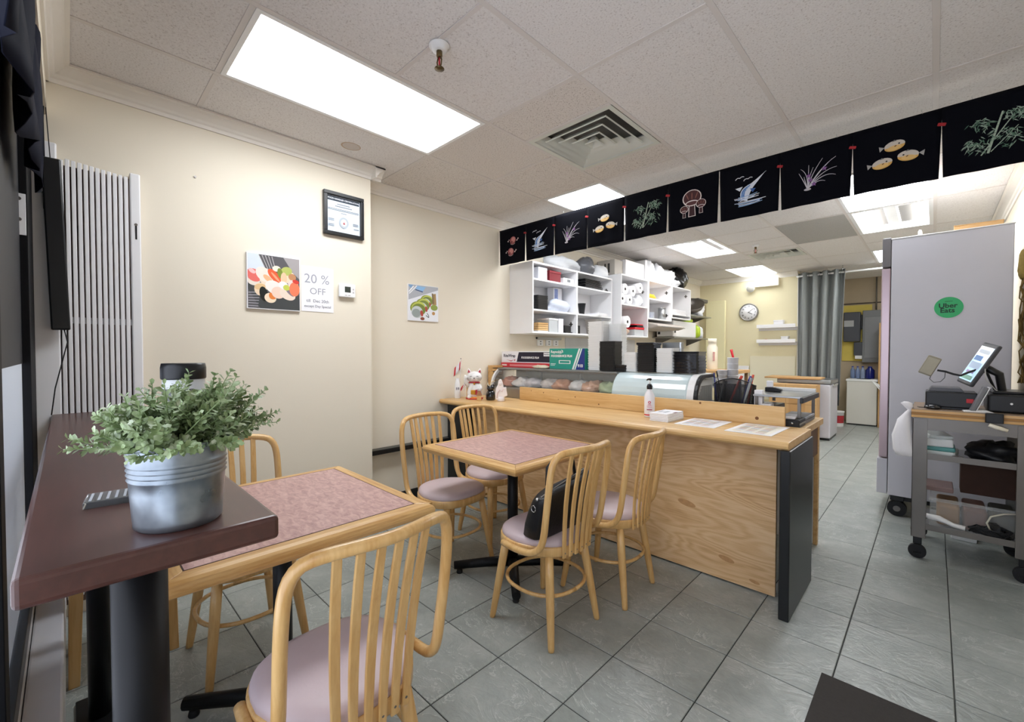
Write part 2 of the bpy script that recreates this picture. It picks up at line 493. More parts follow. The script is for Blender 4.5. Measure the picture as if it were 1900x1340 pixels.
# black ledge low on the recessed wall
struct(MB().box(XL2, XL2 + .075, YJ, 2.50, .452, .490).build('trim_7', M_BLACKLAM, None, .004), 'black ledge low on the recessed wall')
struct(MB().box(XL2, XL2 + .012, YJ, 2.50, 0, .09).build('baseboard_left', M_BLACKLAM, None, .002))
struct(MB().box(WB - .004, WB + .012, YB - .01, YB + .13, 0, 2.5).build('trim_8', M_TRIM, None, .002))

# ------------------------------------------------------------------ ceiling
ceil = struct(box('ceiling', mat('plenum_grey', '6b6864', .9), -3.4, .6, -.4, 10.1, 2.66, 2.70, bevel=0), 'suspended ceiling of off-white fibre tiles')
XS = [-3.2, -2.470, -1.875, -1.247, -.630, -.013, XR]
YS = [-.05, .517, 1.727, 2.915, 4.10, 5.23, 6.32, 7.40, 8.45, 9.3, 10.0]
LENS = {(1, 1), (1, 3), (4, 4), (1, 7), (4, 7)}      # lit lens troffers (col,row)
OPEN = {(1, 5), (4, 5)}                             # open troffers with bare tubes
SPLIT = {(0, 2): [2.33], (1, 2): [2.33], (2, 1): [1.125], (2, 2): [2.045, 2.655], (3, 3): [3.5], (2, 6): [6.5, 7.06], (3, 0): [.2], (0, 4): [4.66], (1, 4): [4.66], (2, 5): [5.78], (2, 4): [4.66], (1, 6): [6.86], (2, 7): [7.9], (0, 5): [5.78], (4, 6): [6.86]}
SKIP = {(2, 2, 1), (2, 6, 1)}                       # diffuser cells
def ceil_tile(x0, x1, y0, y1, m):
    hx, hy = (x1 - x0) / 2 - .010, (y1 - y0) / 2 - .010
    MB().box(-hx, hx, -hy, hy, 0, .014).build('ceiling_tile', m, ceil, .002, 1, loc=((x0 + x1) / 2, (y0 + y1) / 2, ZC + .003))
for i in range(len(XS) - 1):
    for j in range(len(YS) - 1):
        if (i, j) in LENS or (i, j) in OPEN: continue
        if YS[j] >= 8.4 and XS[i + 1] < WB: continue
        ys = [YS[j]] + SPLIT.get((i, j), []) + [YS[j + 1]]
        for q in range(len(ys) - 1):
            if (i, j, q) in SKIP: continue
            m = M_CEIL
            if (i, j) == (3, 5): m = M_CEILD
            if (i, j) in ((2, 2), (0, 2), (1, 2), (1, 4)): m = M_CEILR
            ceil_tile(XS[i], XS[i + 1], ys[q], ys[q + 1], m)
def bar(x0, x1, y0, y1):
    MB().box(x0, x1, y0, y1, ZC, ZC + .03).build('grid_bar', M_GRID, ceil, .001, 1)
for x in XS[1:-1]: bar(x - .012, x + .012, -.05, 10.0)
for j, y in enumerate(YS[1:-1]):
    for i in range(len(XS) - 1):
        if y > 8.4 and XS[i + 1] < WB: continue
        bar(XS[i] + .012, XS[i + 1] - .012, y - .012, y + .012)
for (i, j), sp in SPLIT.items():
    for y in sp: bar(XS[i] + .012, XS[i + 1] - .012, y - .010, y + .010)
bar(-3.2, -3.17, YJ, 8.4)
# rust-edged water ring on one tile
decal('water_stain', [('b99f86', [(x, y)]) for x, y in []] or [(c, p) for c, p in
      [('b8a08a', ell(0, 0, .062, .055, n=28)), ('c9bfb8', ell(.002, .001, .054, .047, n=28))]], ceil, (-2.72, 1.30, ZC + .003), (0, 1, 0), (1, 0, 0))

def lens_light(x0, x1, y0, y1, label, ml=None):
    t = thing('ceiling_light', label, 'ceiling light', ((x0 + x1) / 2, (y0 + y1) / 2, ZC), group='lit ceiling panels')
    hx, hy = (x1 - x0) / 2 - .012, (y1 - y0) / 2 - .012
    f = MB()
    for a in ((-hx, hx, -hy, -hy + .022), (-hx, hx, hy - .022, hy), (-hx, -hx + .022, -hy + .022, hy - .022), (hx - .022, hx, -hy + .022, hy - .022)): f.box(*a, -.002, .03)
    f.build('frame', M_TROFF, t)
    MB().box(-hx + .022, hx - .022, -hy + .022, hy - .022, .003, .008).build('lens', ml or M_LENS, t)
    return t
def open_light(x0, x1, y0, y1, label):
    t = thing('troffer_light', label, 'ceiling light', ((x0 + x1) / 2, (y0 + y1) / 2, ZC), group='open troffers with bare tubes')
    hx, hy = (x1 - x0) / 2 - .012, (y1 - y0) / 2 - .012
    p = MB()
    for a in ((-hx, hx, -hy, -hy + .05), (-hx, hx, hy - .05, hy)): p.box(*a, 0, .09)
    p.box(-hx, -hx + .03, -hy + .05, hy - .05, 0, .09).box(hx - .03, hx, -hy + .05, hy - .05, 0, .09)
    p.box(-hx, hx, -hy, hy, .085, .095)
    p.build('housing', M_TROFF, t)
    b = MB(); b.prism([(-.06, .085), (.06, .085), (.04, .045), (-.04, .045)], -hy + .05, hy - .05, 'Y').build('ballast_cover', M_TROFF, t)
    for x in (-hx + .085, -hx + .125, hx - .085):
        MB().tube([(x, -hy + .06, .035), (x, hy - .06, .035)], .013, 10).build('tube', M_TUBE, t)
    for x in (-.12, .06):
        MB().cyl(x, hy - .05, .04, .055, .012).build('socket', M_PLASTW, t)
    return t
def cell(i, j): return XS[i], XS[i + 1], YS[j], YS[j + 1]
lens_light(*cell(1, 1), 'large lit ceiling panel nearest the picture wall')
lens_light(*cell(1, 3), 'lit ceiling panel just behind the noren curtain above the counter')
lens_light(*cell(4, 4), 'lit ceiling panel whose lower part shows under the pufferfish noren')
lens_light(*cell(1, 7), 'lit ceiling panel nearest the clock wall', M_LENS2)
lens_light(*cell(4, 7), 'lit ceiling panel beside the tall fridge top in back')
open_light(*cell(1, 5), 'open ceiling troffer with bare tubes above wall cabinets')
open_light(*cell(4, 5), 'open ceiling troffer with bare tubes near tall fridge')

def diffuser(cx, cy, hx, hy, label, n=5, drop=.0):
    t = thing('air_diffuser', label, 'air vent', (cx, cy, ZC), group='square ceiling air diffusers')
    m = mat('diffuser_enamel', 'd6d8d0', .5, var=.05)
    MB().box(-hx, hx, -hy, hy, .10, .11).build('duct_back', mat('duct_dark', '1c1b1a', .9), t)
    fr = MB(); w = .045
    def ringf(mb, a, b, c, d, z0, z1):
        mb.loft([[(-a, -b, z0), (a, -b, z0), (a, b, z0), (-a, b, z0)], [(-c, -d, z1), (c, -d, z1), (c, d, z1), (-c, d, z1)]], cap=False, smooth=False)
    ringf(fr, hx, hy, hx - .03, hy - .03, -.001, -.001); ringf(fr, hx - .03, hy - .03, hx - .05, hy - .05, -.001, .09)
    fr.build('frame', m, t)
    for k in range(n):
        s0 = 1 - (k + .55) / (n + .1); s1 = s0 + .55 / n
        c = MB(); a, b = hx * s0, hy * s0; a1, b1 = max(.012, a - hx * .13), max(.012, b - hy * .13)
        ringf(c, a + .008, b + .008, a1, b1, .004 - k * .004, .05 - k * .004)
        ringf(c, a + .012, b + .012, a + .008, b + .008, .006 - k * .004, .004 - k * .004)
        o = c.build('vane', m, t); sd = o.modifiers.new('solid', 'SOLIDIFY'); sd.thickness = .003
    return t
diffuser(-1.561, 2.350, .300, .298, 'large square air diffuser in the ceiling near the noren')
diffuser(-1.561, 6.78, .30, .26, 'slatted air diffuser in the kitchen ceiling near the clock wall', 4)

def sprinkler(x, y, label, k=1.):
    t = thing('sprinkler_head', label, 'sprinkler', (x, y, ZC))
    MB().lathe([(.045, 0), (.045, -.004), (.034, -.012), (.030, -.022), (.012, -.024)], n=24).build('escutcheon', M_PLASTW, t)
    br = mat('brass_dark', '6b5a3c', .35, metal=.8)
    b = MB(); b.lathe([(.013, -.02), (.013, -.045), (.010, -.05)], n=12)
    for s in (-1, 1): b.tube([(s * .008, 0, -.048), (s * .016, 0, -.065), (s * .012, 0, -.085), (0, 0, -.096)], .0035, 6)
    b.build('body', br, t)
    MB().lathe([(.003, -.05), (.004, -.07), (.003, -.092)], n=8).build('bulb', M_RED, t)
    MB().lathe([(.020, -.096), (.022, -.099), (.004, -.101)], n=14).build('deflector', br, t)
sprinkler(-1.555, 1.145, 'sprinkler head hanging from the ceiling beside the large lit panel')
sprinkler(-1.608, 5.985, 'small dark sprinkler head on the kitchen ceiling')
# ------------------------------------------------------------------ shop window side (left edge)
win = struct(empty('window_1', (0, -.13, 0)), 'black framed shop window at the left edge')
def wbox(name, m, *a, **k): return box(name, m, *a, parent=win, **k)
wbox('window_post', mat('matt_black_frame', '0d0d10', .6, spec=.2), XL1, -2.55, -.035, .03, .34, 2.36)
wbox('window_post', mat('matt_black_frame'), -1.46, -1.38, -.03, .03, .34, 2.36)
wbox('window_post', mat('matt_black_frame'), -.06, .02, -.03, .03, .34, 2.36)
wbox('window_head', M_BLACK, XL1, XR, -.03, .03, 2.30, 2.36)
wbox('window_rail', M_BLACK, -2.55, XR, -.03, .03, .34, .40)
for a, b in ((-2.55, -1.46), (-1.38, -.06), (.02, XR)):
    wbox('window_pane', M_GLASS, a, b, -.004, .004, .40, 2.30, bevel=0)
wbox('dark_film', mat('dark_window_film', '12141c', .5, var=.2), -2.55, -1.46, .005, .008, 1.22, 2.30, bevel=0)
wbox('frosted_film', M_FROST, -2.50, -1.47, .005, .008, .41, 1.22, bevel=0)
# white metal ledge in front of the sill wall
box('window_ledge', mat('white_enamel_ledge', 'dcdce0', .35, var=.12, vscale=5), XL1 + .02, -.9, -.098, -.022, 0, .30, bevel=.006)
tag(bpy.data.objects['window_ledge'], 'white metal ledge along the floor under the shop window', 'ledge')

# dark blue cloth hanging in the window
mb = MB(); rows = []
for k in range(14):
    z = 2.62 - k * .058 - 0
    row = []
    for q in range(30):
        x = -2.42 + q * .042
        row.append((x, -.075 + .016 * math.sin(q * 1.3 + k * .25) + .008 * math.sin(q * .6 - k * .4) + .004 * k / 6, min(2.352, z) - .02 * math.sin(q * .9) * (k / 13)))
    rows.append(row)
mb.loft(rows, cap=False, closed=False)
o = mb.build('window_cloth', M_NAVY2); s_ = o.modifiers.new('s', 'SOLIDIFY'); s_.thickness = .003
tag(o, 'dark blue cloth hanging in the shop window at upper left', 'cloth')

# white slatted folding panel against the left wall
t = thing('slatted_panel', 'white slatted panel standing against wall behind the brown bar', 'slatted panel', (XL1 + .012, 0, 0))
wp = mat('white_gloss_paint', 'f1f1f3', .3, var=.02)
stL = MB().box(0, .035, -.105, -.020, .05, 2.225).build('stile', wp, t, .006)
stR = MB().box(0, .035, .232, .272, .05, 2.165).build('stile', wp, t, .005)
for s, (yy, zz) in ((stL, (-.062, 1.985)), (stR, (.253, 1.905))):
    MB().box(.0351, .0365, yy - .0035, yy + .0035, zz - .07, zz).build('keyhole_slot', M_BLACK, s)
    MB().tube([(.0351, yy, zz + .004), (.037, yy, zz + .004)], .0065, 10).build('keyhole_slot', M_STEELD, s)
s0 = MB().obox((0, 0, 0), (.008, .0073, 1.03), Matrix.Identity(3)).build('slat', wp, t, .002, loc=(.026, -.008, 1.125), rot=(.0, 0, 0))
for k in range(1, 12): inst('slat', s0, t, (.026, -.008 + k * .0205, 1.125 + .01 - .0022 * k))
s1 = MB().obox((0, 0, 0), (.004, .0065, 1.02), Matrix.Identity(3)).build('back_slat', mat('rosy_lath', 'b8a9a2', .6, var=.12, vscale=3), t, .001, loc=(.006, -.012, 1.12), rot=(-.006, 0, 0))
for k in range(1, 13): inst('back_slat', s1, t, (.006, -.012 + k * .0195, 1.12), rot=(-.006, 0, 0))
MB().box(-.004, .0, -.02, .235, .06, 2.14).build('backing', mat('lath_shadow_brown', '6f5a50', .8), t)  # brown sheet standing in for the shade between the slats
for z in (.25, 1.4):
    MB().box(.010, .018, -.02, .235, z, z + .03).build('cross_rail', wp, t)
# hinge plates between the panel and the window post
for (x, yy, lab) in ((-2.55, -.130, 'white hinge plate with four screws beside the slatted panel'), (-1.38, -.118, 'white hinge plate with four screws at the left photo edge')):
    hg = thing('hinge_plate', lab, 'hinge', (x, yy, 1.80))
    MB().box(.0, .004, -.026, .026, -.080, .080).build('plate', wp, hg, .001)
    for q in range(4):
        MB().tube([(.004, (-.008, .008)[q % 2], -.06 + q * .04), (.006, (-.008, .008)[q % 2], -.06 + q * .04)], .007, 10).build('screw', M_STEELD, hg)

# long black box hanging on cords
t = thing('hanging_sign_box', 'long narrow black box hanging on cords beside the white slatted panel', 'sign box', (-2.86, -.028, 1.75))
MB().obox((0, 0, 0), (.020, .031, .385), Matrix.Rotation(.026, 3, 'X')).build('case', M_BLACK, t, .006)
MB().tube([(.005, -.030, .38), (.005, -.031, .55), (.003, -.024, .765)], .0022, 6).build('cord', M_RUBBER, t)
MB().tube([(-.006, -.012, .38), (-.004, -.022, .6), (-.004, -.026, .765)], .0018, 6).build('cord', M_RUBBER, t)
MB().tube([(.01, .02, -.38), (.012, .030, -.44), (.010, .012, -.53), (.008, -.012, -.65), (.03, -.025, -.768)], .0022, 6).build('cord', M_RUBBER, t)

# ------------------------------------------------------------------ brown bar counter
bz = .977
t = thing('bar_counter', 'dark brown stained bar counter along the shop window', 'bar counter', (0, 0, 0))
MB().box(XL1 + .045, -.825, -.055, .258, bz - .042, bz).build('bar_top', M_BAR, t, .008, 3)
def bar_leg(x, y, r):
    MB().cyl(x, y, .012, bz - .042, r, n=28).build('leg', M_BLACKM, t)
    MB().box(x - .13, x + .13, y - .06, y + .06, 0, .014).build('foot_plate', M_BLACKM, t, .003)
bar_leg(-1.12, .094, .044); bar_leg(-2.05, .062, .030)

# potted plant in the galvanised bucket
px, py = -.920, .130
t = thing('potted_plant', 'leafy green artificial plant in galvanised bucket on brown bar', 'potted plant', (px, py, bz))
prof = [(.057, 0), (.061, .004), (.0615, .012), (.065, .06)]
for z in (.082, .090, .098, .106): prof += [(.0660 + (z - .08) * .05, z - .003), (.0683 + (z - .08) * .05, z), (.0660 + (z - .08) * .05, z + .003)]
prof += [(.0705, .130), (.0715, .133), (.0735, .135), (.0735, .139), (.0715, .1405), (.069, .139), (.066, .10)]
MB().lathe(prof, n=44, cap=False).build('bucket', M_GALV, t)
MB().lathe([(.0001, .112), (.067, .112), (.067, .118), (.0001, .122)], n=30, cap=False).build('moss', M_SOIL, t)
rnd = random.Random(11)
def sprig(k):
    az = rnd.uniform(0, 2 * PI); el = math.radians(rnd.choice([rnd.uniform(20, 48), rnd.uniform(35, 75), rnd.uniform(55, 86)]))
    if k % 9 == 0: el = math.radians(rnd.uniform(60, 88))
    L = rnd.uniform(.080, .148) * (1.0 - .18 * math.cos(el))
    L *= (.92 + .12 * abs(math.cos(az - YAW))) * (.74 if math.cos(az - YAW) < -.3 else 1.)
    st = Vector((rnd.uniform(-.040, .040), rnd.uniform(-.05, .05), .120))
    d = Vector((math.cos(az) * math.cos(el), math.sin(az) * math.cos(el), math.sin(el)))
    out = Vector((math.cos(az), math.sin(az), 0)); sag = rnd.uniform(-.01, .035)
    P = []
    for i in range(7):
        f = i / 6
        P.append(st + out * .02 * (1 - f) * f + d * L * f + out * (.018 * f * f) - Vector((0, 0, sag * f * f)))
    mb = MB(); mb.tube(P, [.0016 - .0008 * i / 6 for i in range(7)], 5)
    nl = rnd.randint(12, 17)
    for q in range(nl):
        f = .22 + .78 * q / (nl - 1)
        i = min(5, int(f * 6)); p = P[i].lerp(P[i + 1], f * 6 - i); tg = (P[i + 1] - P[i]).normalized()
        for side in (0, 1):
            ang = q * 2.4 + side * PI + rnd.uniform(-.4, .4)
            a = tg.orthogonal().normalized(); b = tg.cross(a)
            o_ = (a * math.cos(ang) + b * math.sin(ang))
            ld = (o_ * 1.0 + tg * rnd.uniform(.4, 1.0)).normalized(); ll = rnd.uniform(.011, .0175) * (1.0 if f < .9 else .7); w = ll * rnd.uniform(.26, .36)
            sd = ld.cross(tg + Vector((.01, .02, .03))).normalized(); nn = sd.cross(ld).normalized()
            vs = [p, p + ld * ll * .35 + sd * w * .75 + nn * ll * .05, p + ld * ll * .72 + sd * w + nn * ll * .09, p + ld * ll + nn * ll * .02,
                  p + ld * ll * .72 - sd * w + nn * ll * .09, p + ld * ll * .35 - sd * w * .75 + nn * ll * .05, p + ld * ll * .6]
            mb.add(vs, [(0, 1, 6), (1, 2, 6), (2, 3, 6), (3, 4, 6), (4, 5, 6), (5, 0, 6)], True)
    return mb
for k in range(270):
    o = sprig(k).build('sprig', M_LEAF, t)

# acrylic stand, lidded jar
t = thing('acrylic_sign_holder', 'clear acrylic holder lying flat on brown bar beside bucket', 'sign holder', (-1.135, .066, bz), -.12)
MB().box(-.035, .035, -.047, .055, .0, .012).build('block', M_ACRYL, t, .001)
mb = MB()
for k in range(7): mb.box(-.028, .028, -.040 + k * .012, -.036 + k * .012, .0121, .0127)
mb.build('grey_stripes', mat('stripe_grey', 'b9bcc2', .5), t)
t = thing('lidded_jar', 'clear jar with black lid and printed label behind the plant', 'jar', (-1.24, .187, bz))
MB().lathe([(.038, 0), (.040, .006), (.040, .224), (.038, .230)], n=28).build('jar_body', M_FILM, t)
MB().lathe([(.0415, .226), (.043, .229), (.043, .252), (.041, .262), (.02, .262)], n=28).build('lid', M_BLACK, t)
mb = MB()
for a in range(11):
    a0 = -1.9 + a * .2
    mb.loft([[(.0404 * math.cos(a0), .0404 * math.sin(a0), z), (.0404 * math.cos(a0 + .2), .0404 * math.sin(a0 + .2), z)] for z in (.06, .09, .12, .15, .18, .205)], cap=False, closed=False)
mb.build('label', mat('blotchy_label', '54565a', .5, var=.8, vscale=40), t)
# ------------------------------------------------------------------ pictures and fittings on the left wall
def wall_thing(name, label, cat, x, y0, y1, z0, z1):
    t = thing(name, label, cat, (x, (y0 + y1) / 2, (z0 + z1) / 2))
    return t, (y1 - y0) / 2, (z1 - z0) / 2
# sushi photograph on a board (local: u along +Y, v along +Z, normal +X)
t, hw, hh = wall_thing('photo_board', 'square photo board of assorted sushi on the picture wall', 'photo board', XL1, .752, 1.055, 1.526, 1.862)
MB().box(0, .016, -hw, hw, -hh, hh).build('board', M_PAPER, t, .001)
def Q(x, y): return ((x / 1130 * 2 - 1) * .147, (1 - y / 1080 * 2) * .163)      # photo print coordinates
def qe(x, y, rx, ry, rot=0.): cx_, cy_ = Q(x, y); return ell(cx_, cy_, rx / 1130 * .294, ry / 1080 * .326, rot)
sh = [('5d5b5e', [Q(0, 0), Q(1130, 0), Q(1130, 1080), Q(0, 1080)]), ('d9e2ec', [Q(0, 0), Q(230, 0), Q(400, 330), Q(0, 330)]), ('a8a2a2', [Q(760, 0), Q(1130, 0), Q(1130, 420), Q(980, 300)]), ('474a4b', [Q(250, 1080), Q(1130, 1080), Q(1130, 760), Q(400, 800), Q(0, 560), Q(0, 700)])]
for k in range(5): sh += stroke('c9c4c4', [Q(230 + k * 70, 10), Q(370 + k * 55, 280)], .0035)
for k in range(6): sh += stroke('b9b6bc', [Q(10, 780 + k * 52), Q(190 - k * 8 + 60, 760 + k * 56)], .004)
for c, x, y, rx, ry, a in (('eadfd2', 110, 520, 150, 110, -.5), ('e8736a', 130, 430, 170, 120, -.6), ('f2c3c0', 90, 350, 80, 40, -.6), ('f0dcc6', 400, 520, 170, 110, -.6), ('f5e6da', 350, 400, 210, 130, -.7), ('f0b98c', 420, 470, 120, 50, -.7), ('f0dcc6', 640, 520, 90, 100, 0.), ('e8633c', 560, 400, 190, 80, -.85), ('f4a582', 590, 430, 150, 22, -.85),
        ('f2e6d6', 610, 250, 90, 60, 0), ('ead9bd', 880, 400, 150, 130, 0), ('b9c26a', 830, 280, 130, 90, .3), ('7f8f3c', 690, 340, 60, 110, .2), ('f0c9a4', 770, 430, 70, 120, 0), ('c88f66', 960, 390, 90, 70, -.5),
        ('f2d9bb', 260, 700, 130, 130, 0), ('e3c08e', 250, 650, 120, 60, .2), ('1d2320', 330, 790, 90, 150, .2), ('f2dcc0', 470, 860, 130, 100, -.3), ('e8833f', 530, 800, 90, 90, -.5), ('f5ece4', 560, 640, 210, 130, -.45), ('f3d3c0', 640, 740, 150, 120, -.5), ('f0dccb', 850, 760, 190, 110, -.45), ('f2f0ef', 760, 580, 110, 80, -.5), ('8d7c84', 900, 710, 130, 40, -.8), ('c9cf5c', 830, 620, 80, 60, 0), ('f5d9d2', 980, 540, 120, 90, -.2), ('ef8360', 1010, 640, 120, 150, 0), ('d9453c', 1040, 480, 80, 40, -.3)):
    sh.append((c, [(max(-.147, min(.147, p)), max(-.163, min(.163, q))) for p, q in qe(x, y, rx, ry, a)]))
decal('print', sh, t, (.016, 0, 0), (0, 1, 0), (0, 0, 1), .0006, .00005, .35)
# discount notice
t, hw, hh = wall_thing('paper_notice', 'white paper notice reading 20 % OFF on the picture wall', 'notice', XL1, 1.066, 1.276, 1.532, 1.828)
MB().box(.0005, .003, -hw, hw, -hh, hh).build('sheet', M_PAPER, t)
pm = mat('pencil_ink', 'a3a4ad', .8); RW = (PI / 2, 0, PI / 2)
text('lettering', '20 %', .085, pm, t, (.0036, -.005, .065), RW)
text('lettering', 'OFF', .060, pm, t, (.0036, .000, -.015), RW)
text('lettering', 'till  Dec 20th', .028, mat('pencil_dark', '787a86', .8), t, (.0036, .0, -.078), RW)
text('lettering', 'except Day Special', .023, mat('pencil_dark', '787a86', .8), t, (.0036, .0, -.113), RW)
# thermostat
t, hw, hh = wall_thing('thermostat', 'white wall thermostat with small dark display', 'thermostat', XL1, 1.306, 1.424, 1.643, 1.736)
MB().box(0, .012, -hw * .9, hw * .9, -hh * .9, hh * .9).build('base', M_PLASTW, t, .004); MB().box(.012, .028, -hw, hw, -hh, hh).build('cover', M_PLASTW, t, .010, 4)
MB().box(.0281, .0286, -.020, .022, -.012, .028).build('display', mat('lcd_dark', '3b423c', .3), t)
for z in (.012, -.010): MB().box(.028, .030, .036, .046, z - .005, z + .005).build('button', mat('button_grey', 'c2bcc0', .5), t, .002)
for y in (-.012, .012): MB().box(.028, .030, y - .008, y + .008, -.034, -.029).build('button', mat('button_grey', 'c2bcc0'), t, .001)
# framed certificate
t, hw, hh = wall_thing('framed_certificate', 'black framed certificate high on the picture wall', 'framed certificate', XL1, 1.208, 1.490, 2.060, 2.352)
f = MB()
for a in ((-hw, hw, hh - .024, hh), (-hw, hw, -hh, -hh + .024), (-hw, -hw + .024, -hh + .024, hh - .024), (hw - .024, hw, -hh + .024, hh - .024)): f.box(0, .030, *a)
f.build('frame', mat('black_frame', '1e1f21', .35), t, .003)
MB().box(.004, .010, -hw + .024, hw - .024, -hh + .024, hh - .024).build('paper', mat('blueish_paper', 'dfe8f2', .5), t)
sh = [('2e3a48', rect(-.112, .088, .112, .118))]
for y, w_ in ((.070, .045), (.055, .06)): sh.append(('8b94a0', rect(-w_, y - .003, w_, y + .003)))
for y in (.036, .028): sh.append(('5c6470', rect(-.108, y - .0015, .108, y + .0015)))
sh.append(('8b94a0', rect(-.02, .010, .02, .014)))
for x0_, y in ((-.105, -.035), (-.105, -.045), (-.105, -.072), (-.105, -.082), (.065, -.045), (.065, -.055), (.07, -.08)): sh.append(('9aa3ae', rect(x0_, y - .003, x0_ + .038, y + .003)))
sh += [('b3bcc4', ell(0, -.050, .034, .038)), ('eef3f8', ell(0, -.050, .021, .024)), ('a03038', ell(.001, -.056, .008, .006)), ('c9787c', [(-.004, -.055), (.006, -.055), (.001, -.038)])]
decal('certificate_print', sh, t, (.010, 0, 0), (0, 1, 0), (0, 0, 1))
text('lettering', 'FOOD HANDLER CERTIFICATION', .0145, mw0, t, (.0112, 0, .103), RW, bold=.0003)
# roll photograph on the recessed wall
t, hw, hh = wall_thing('photo_board', 'small photo board of a green dragon roll on recessed wall', 'photo board', XL2, 2.015, 2.325, 1.532, 1.842)
MB().box(0, .014, -hw, hw, -hh, hh).build('board', M_PAPER, t, .001)
def Q(x, y): return ((x / 840 * 2 - 1) * .152, (1 - y / 1000 * 2) * .152)
def qe(x, y, rx, ry, rot=0.): cx_, cy_ = Q(x, y); return ell(cx_, cy_, rx / 840 * .304, ry / 1000 * .304, rot)
sh = [('eceef4', [Q(0, 0), Q(840, 0), Q(840, 1000), Q(0, 1000)]), ('b3b6bd', [Q(0, 0), Q(840, 0), Q(840, 80), Q(0, 430)]), ('7fa6cf', [Q(0, 20), Q(130, 10), Q(60, 110)]), ('8fbce4', [Q(240, 20), Q(480, 30), Q(400, 160), Q(190, 110)]), ('36527f', [Q(190, 120), Q(400, 165), Q(390, 195), Q(180, 145)])]
sh += stroke('f4f5f7', [Q(10, 210), Q(140, 40)], .010) + stroke('f4f5f7', [Q(20, 260), Q(230, 20)], .009)
for x, y, k in ((500, 430, .8), (390, 560, .9), (250, 680, 1.)):
    sh += [(c, [(max(-.152, min(.152, p)), max(-.152, min(.152, q))) for p, q in qe(x + dx * k, y + dy * k, rx * k, ry * k, a)]) for c, dx, dy, rx, ry, a in (('8f9a3e', 0, -30, 210, 190, 0), ('c3cb5a', 20, -60, 190, 150, .2), ('7b8a3a', 30, 10, 190, 170, 0), ('c9cfcf', -20, 80, 160, 170, 0), ('99a3a0', -40, 110, 120, 120, 0), ('b5453a', 110, 110, 40, 90, .2))]
sh += [('8fa046', qe(720, 600, 105, 85)), ('a98a58', [Q(690, 210), Q(770, 190), Q(790, 520), Q(660, 520)]), ('7d6a44', [Q(650, 190), Q(690, 190), Q(720, 480), Q(670, 500)]), ('8a4a34', qe(380, 940, 60, 45)), ('c9975c', qe(700, 770, 45, 50))] + stroke('4a4246', [Q(480, 840), Q(560, 900), Q(560, 850), Q(510, 770)], .006)
decal('print', sh, t, (.014, 0, 0), (0, 1, 0), (0, 0, 1), .0006, .00005, .35)
# small screw left in the wall
tag(MB().tube([(XL1, .510, 2.235), (XL1 + .006, .510, 2.235)], .006, 8).build('wall_screw', M_STEELD), 'tiny screw left in the empty picture wall', 'screw')
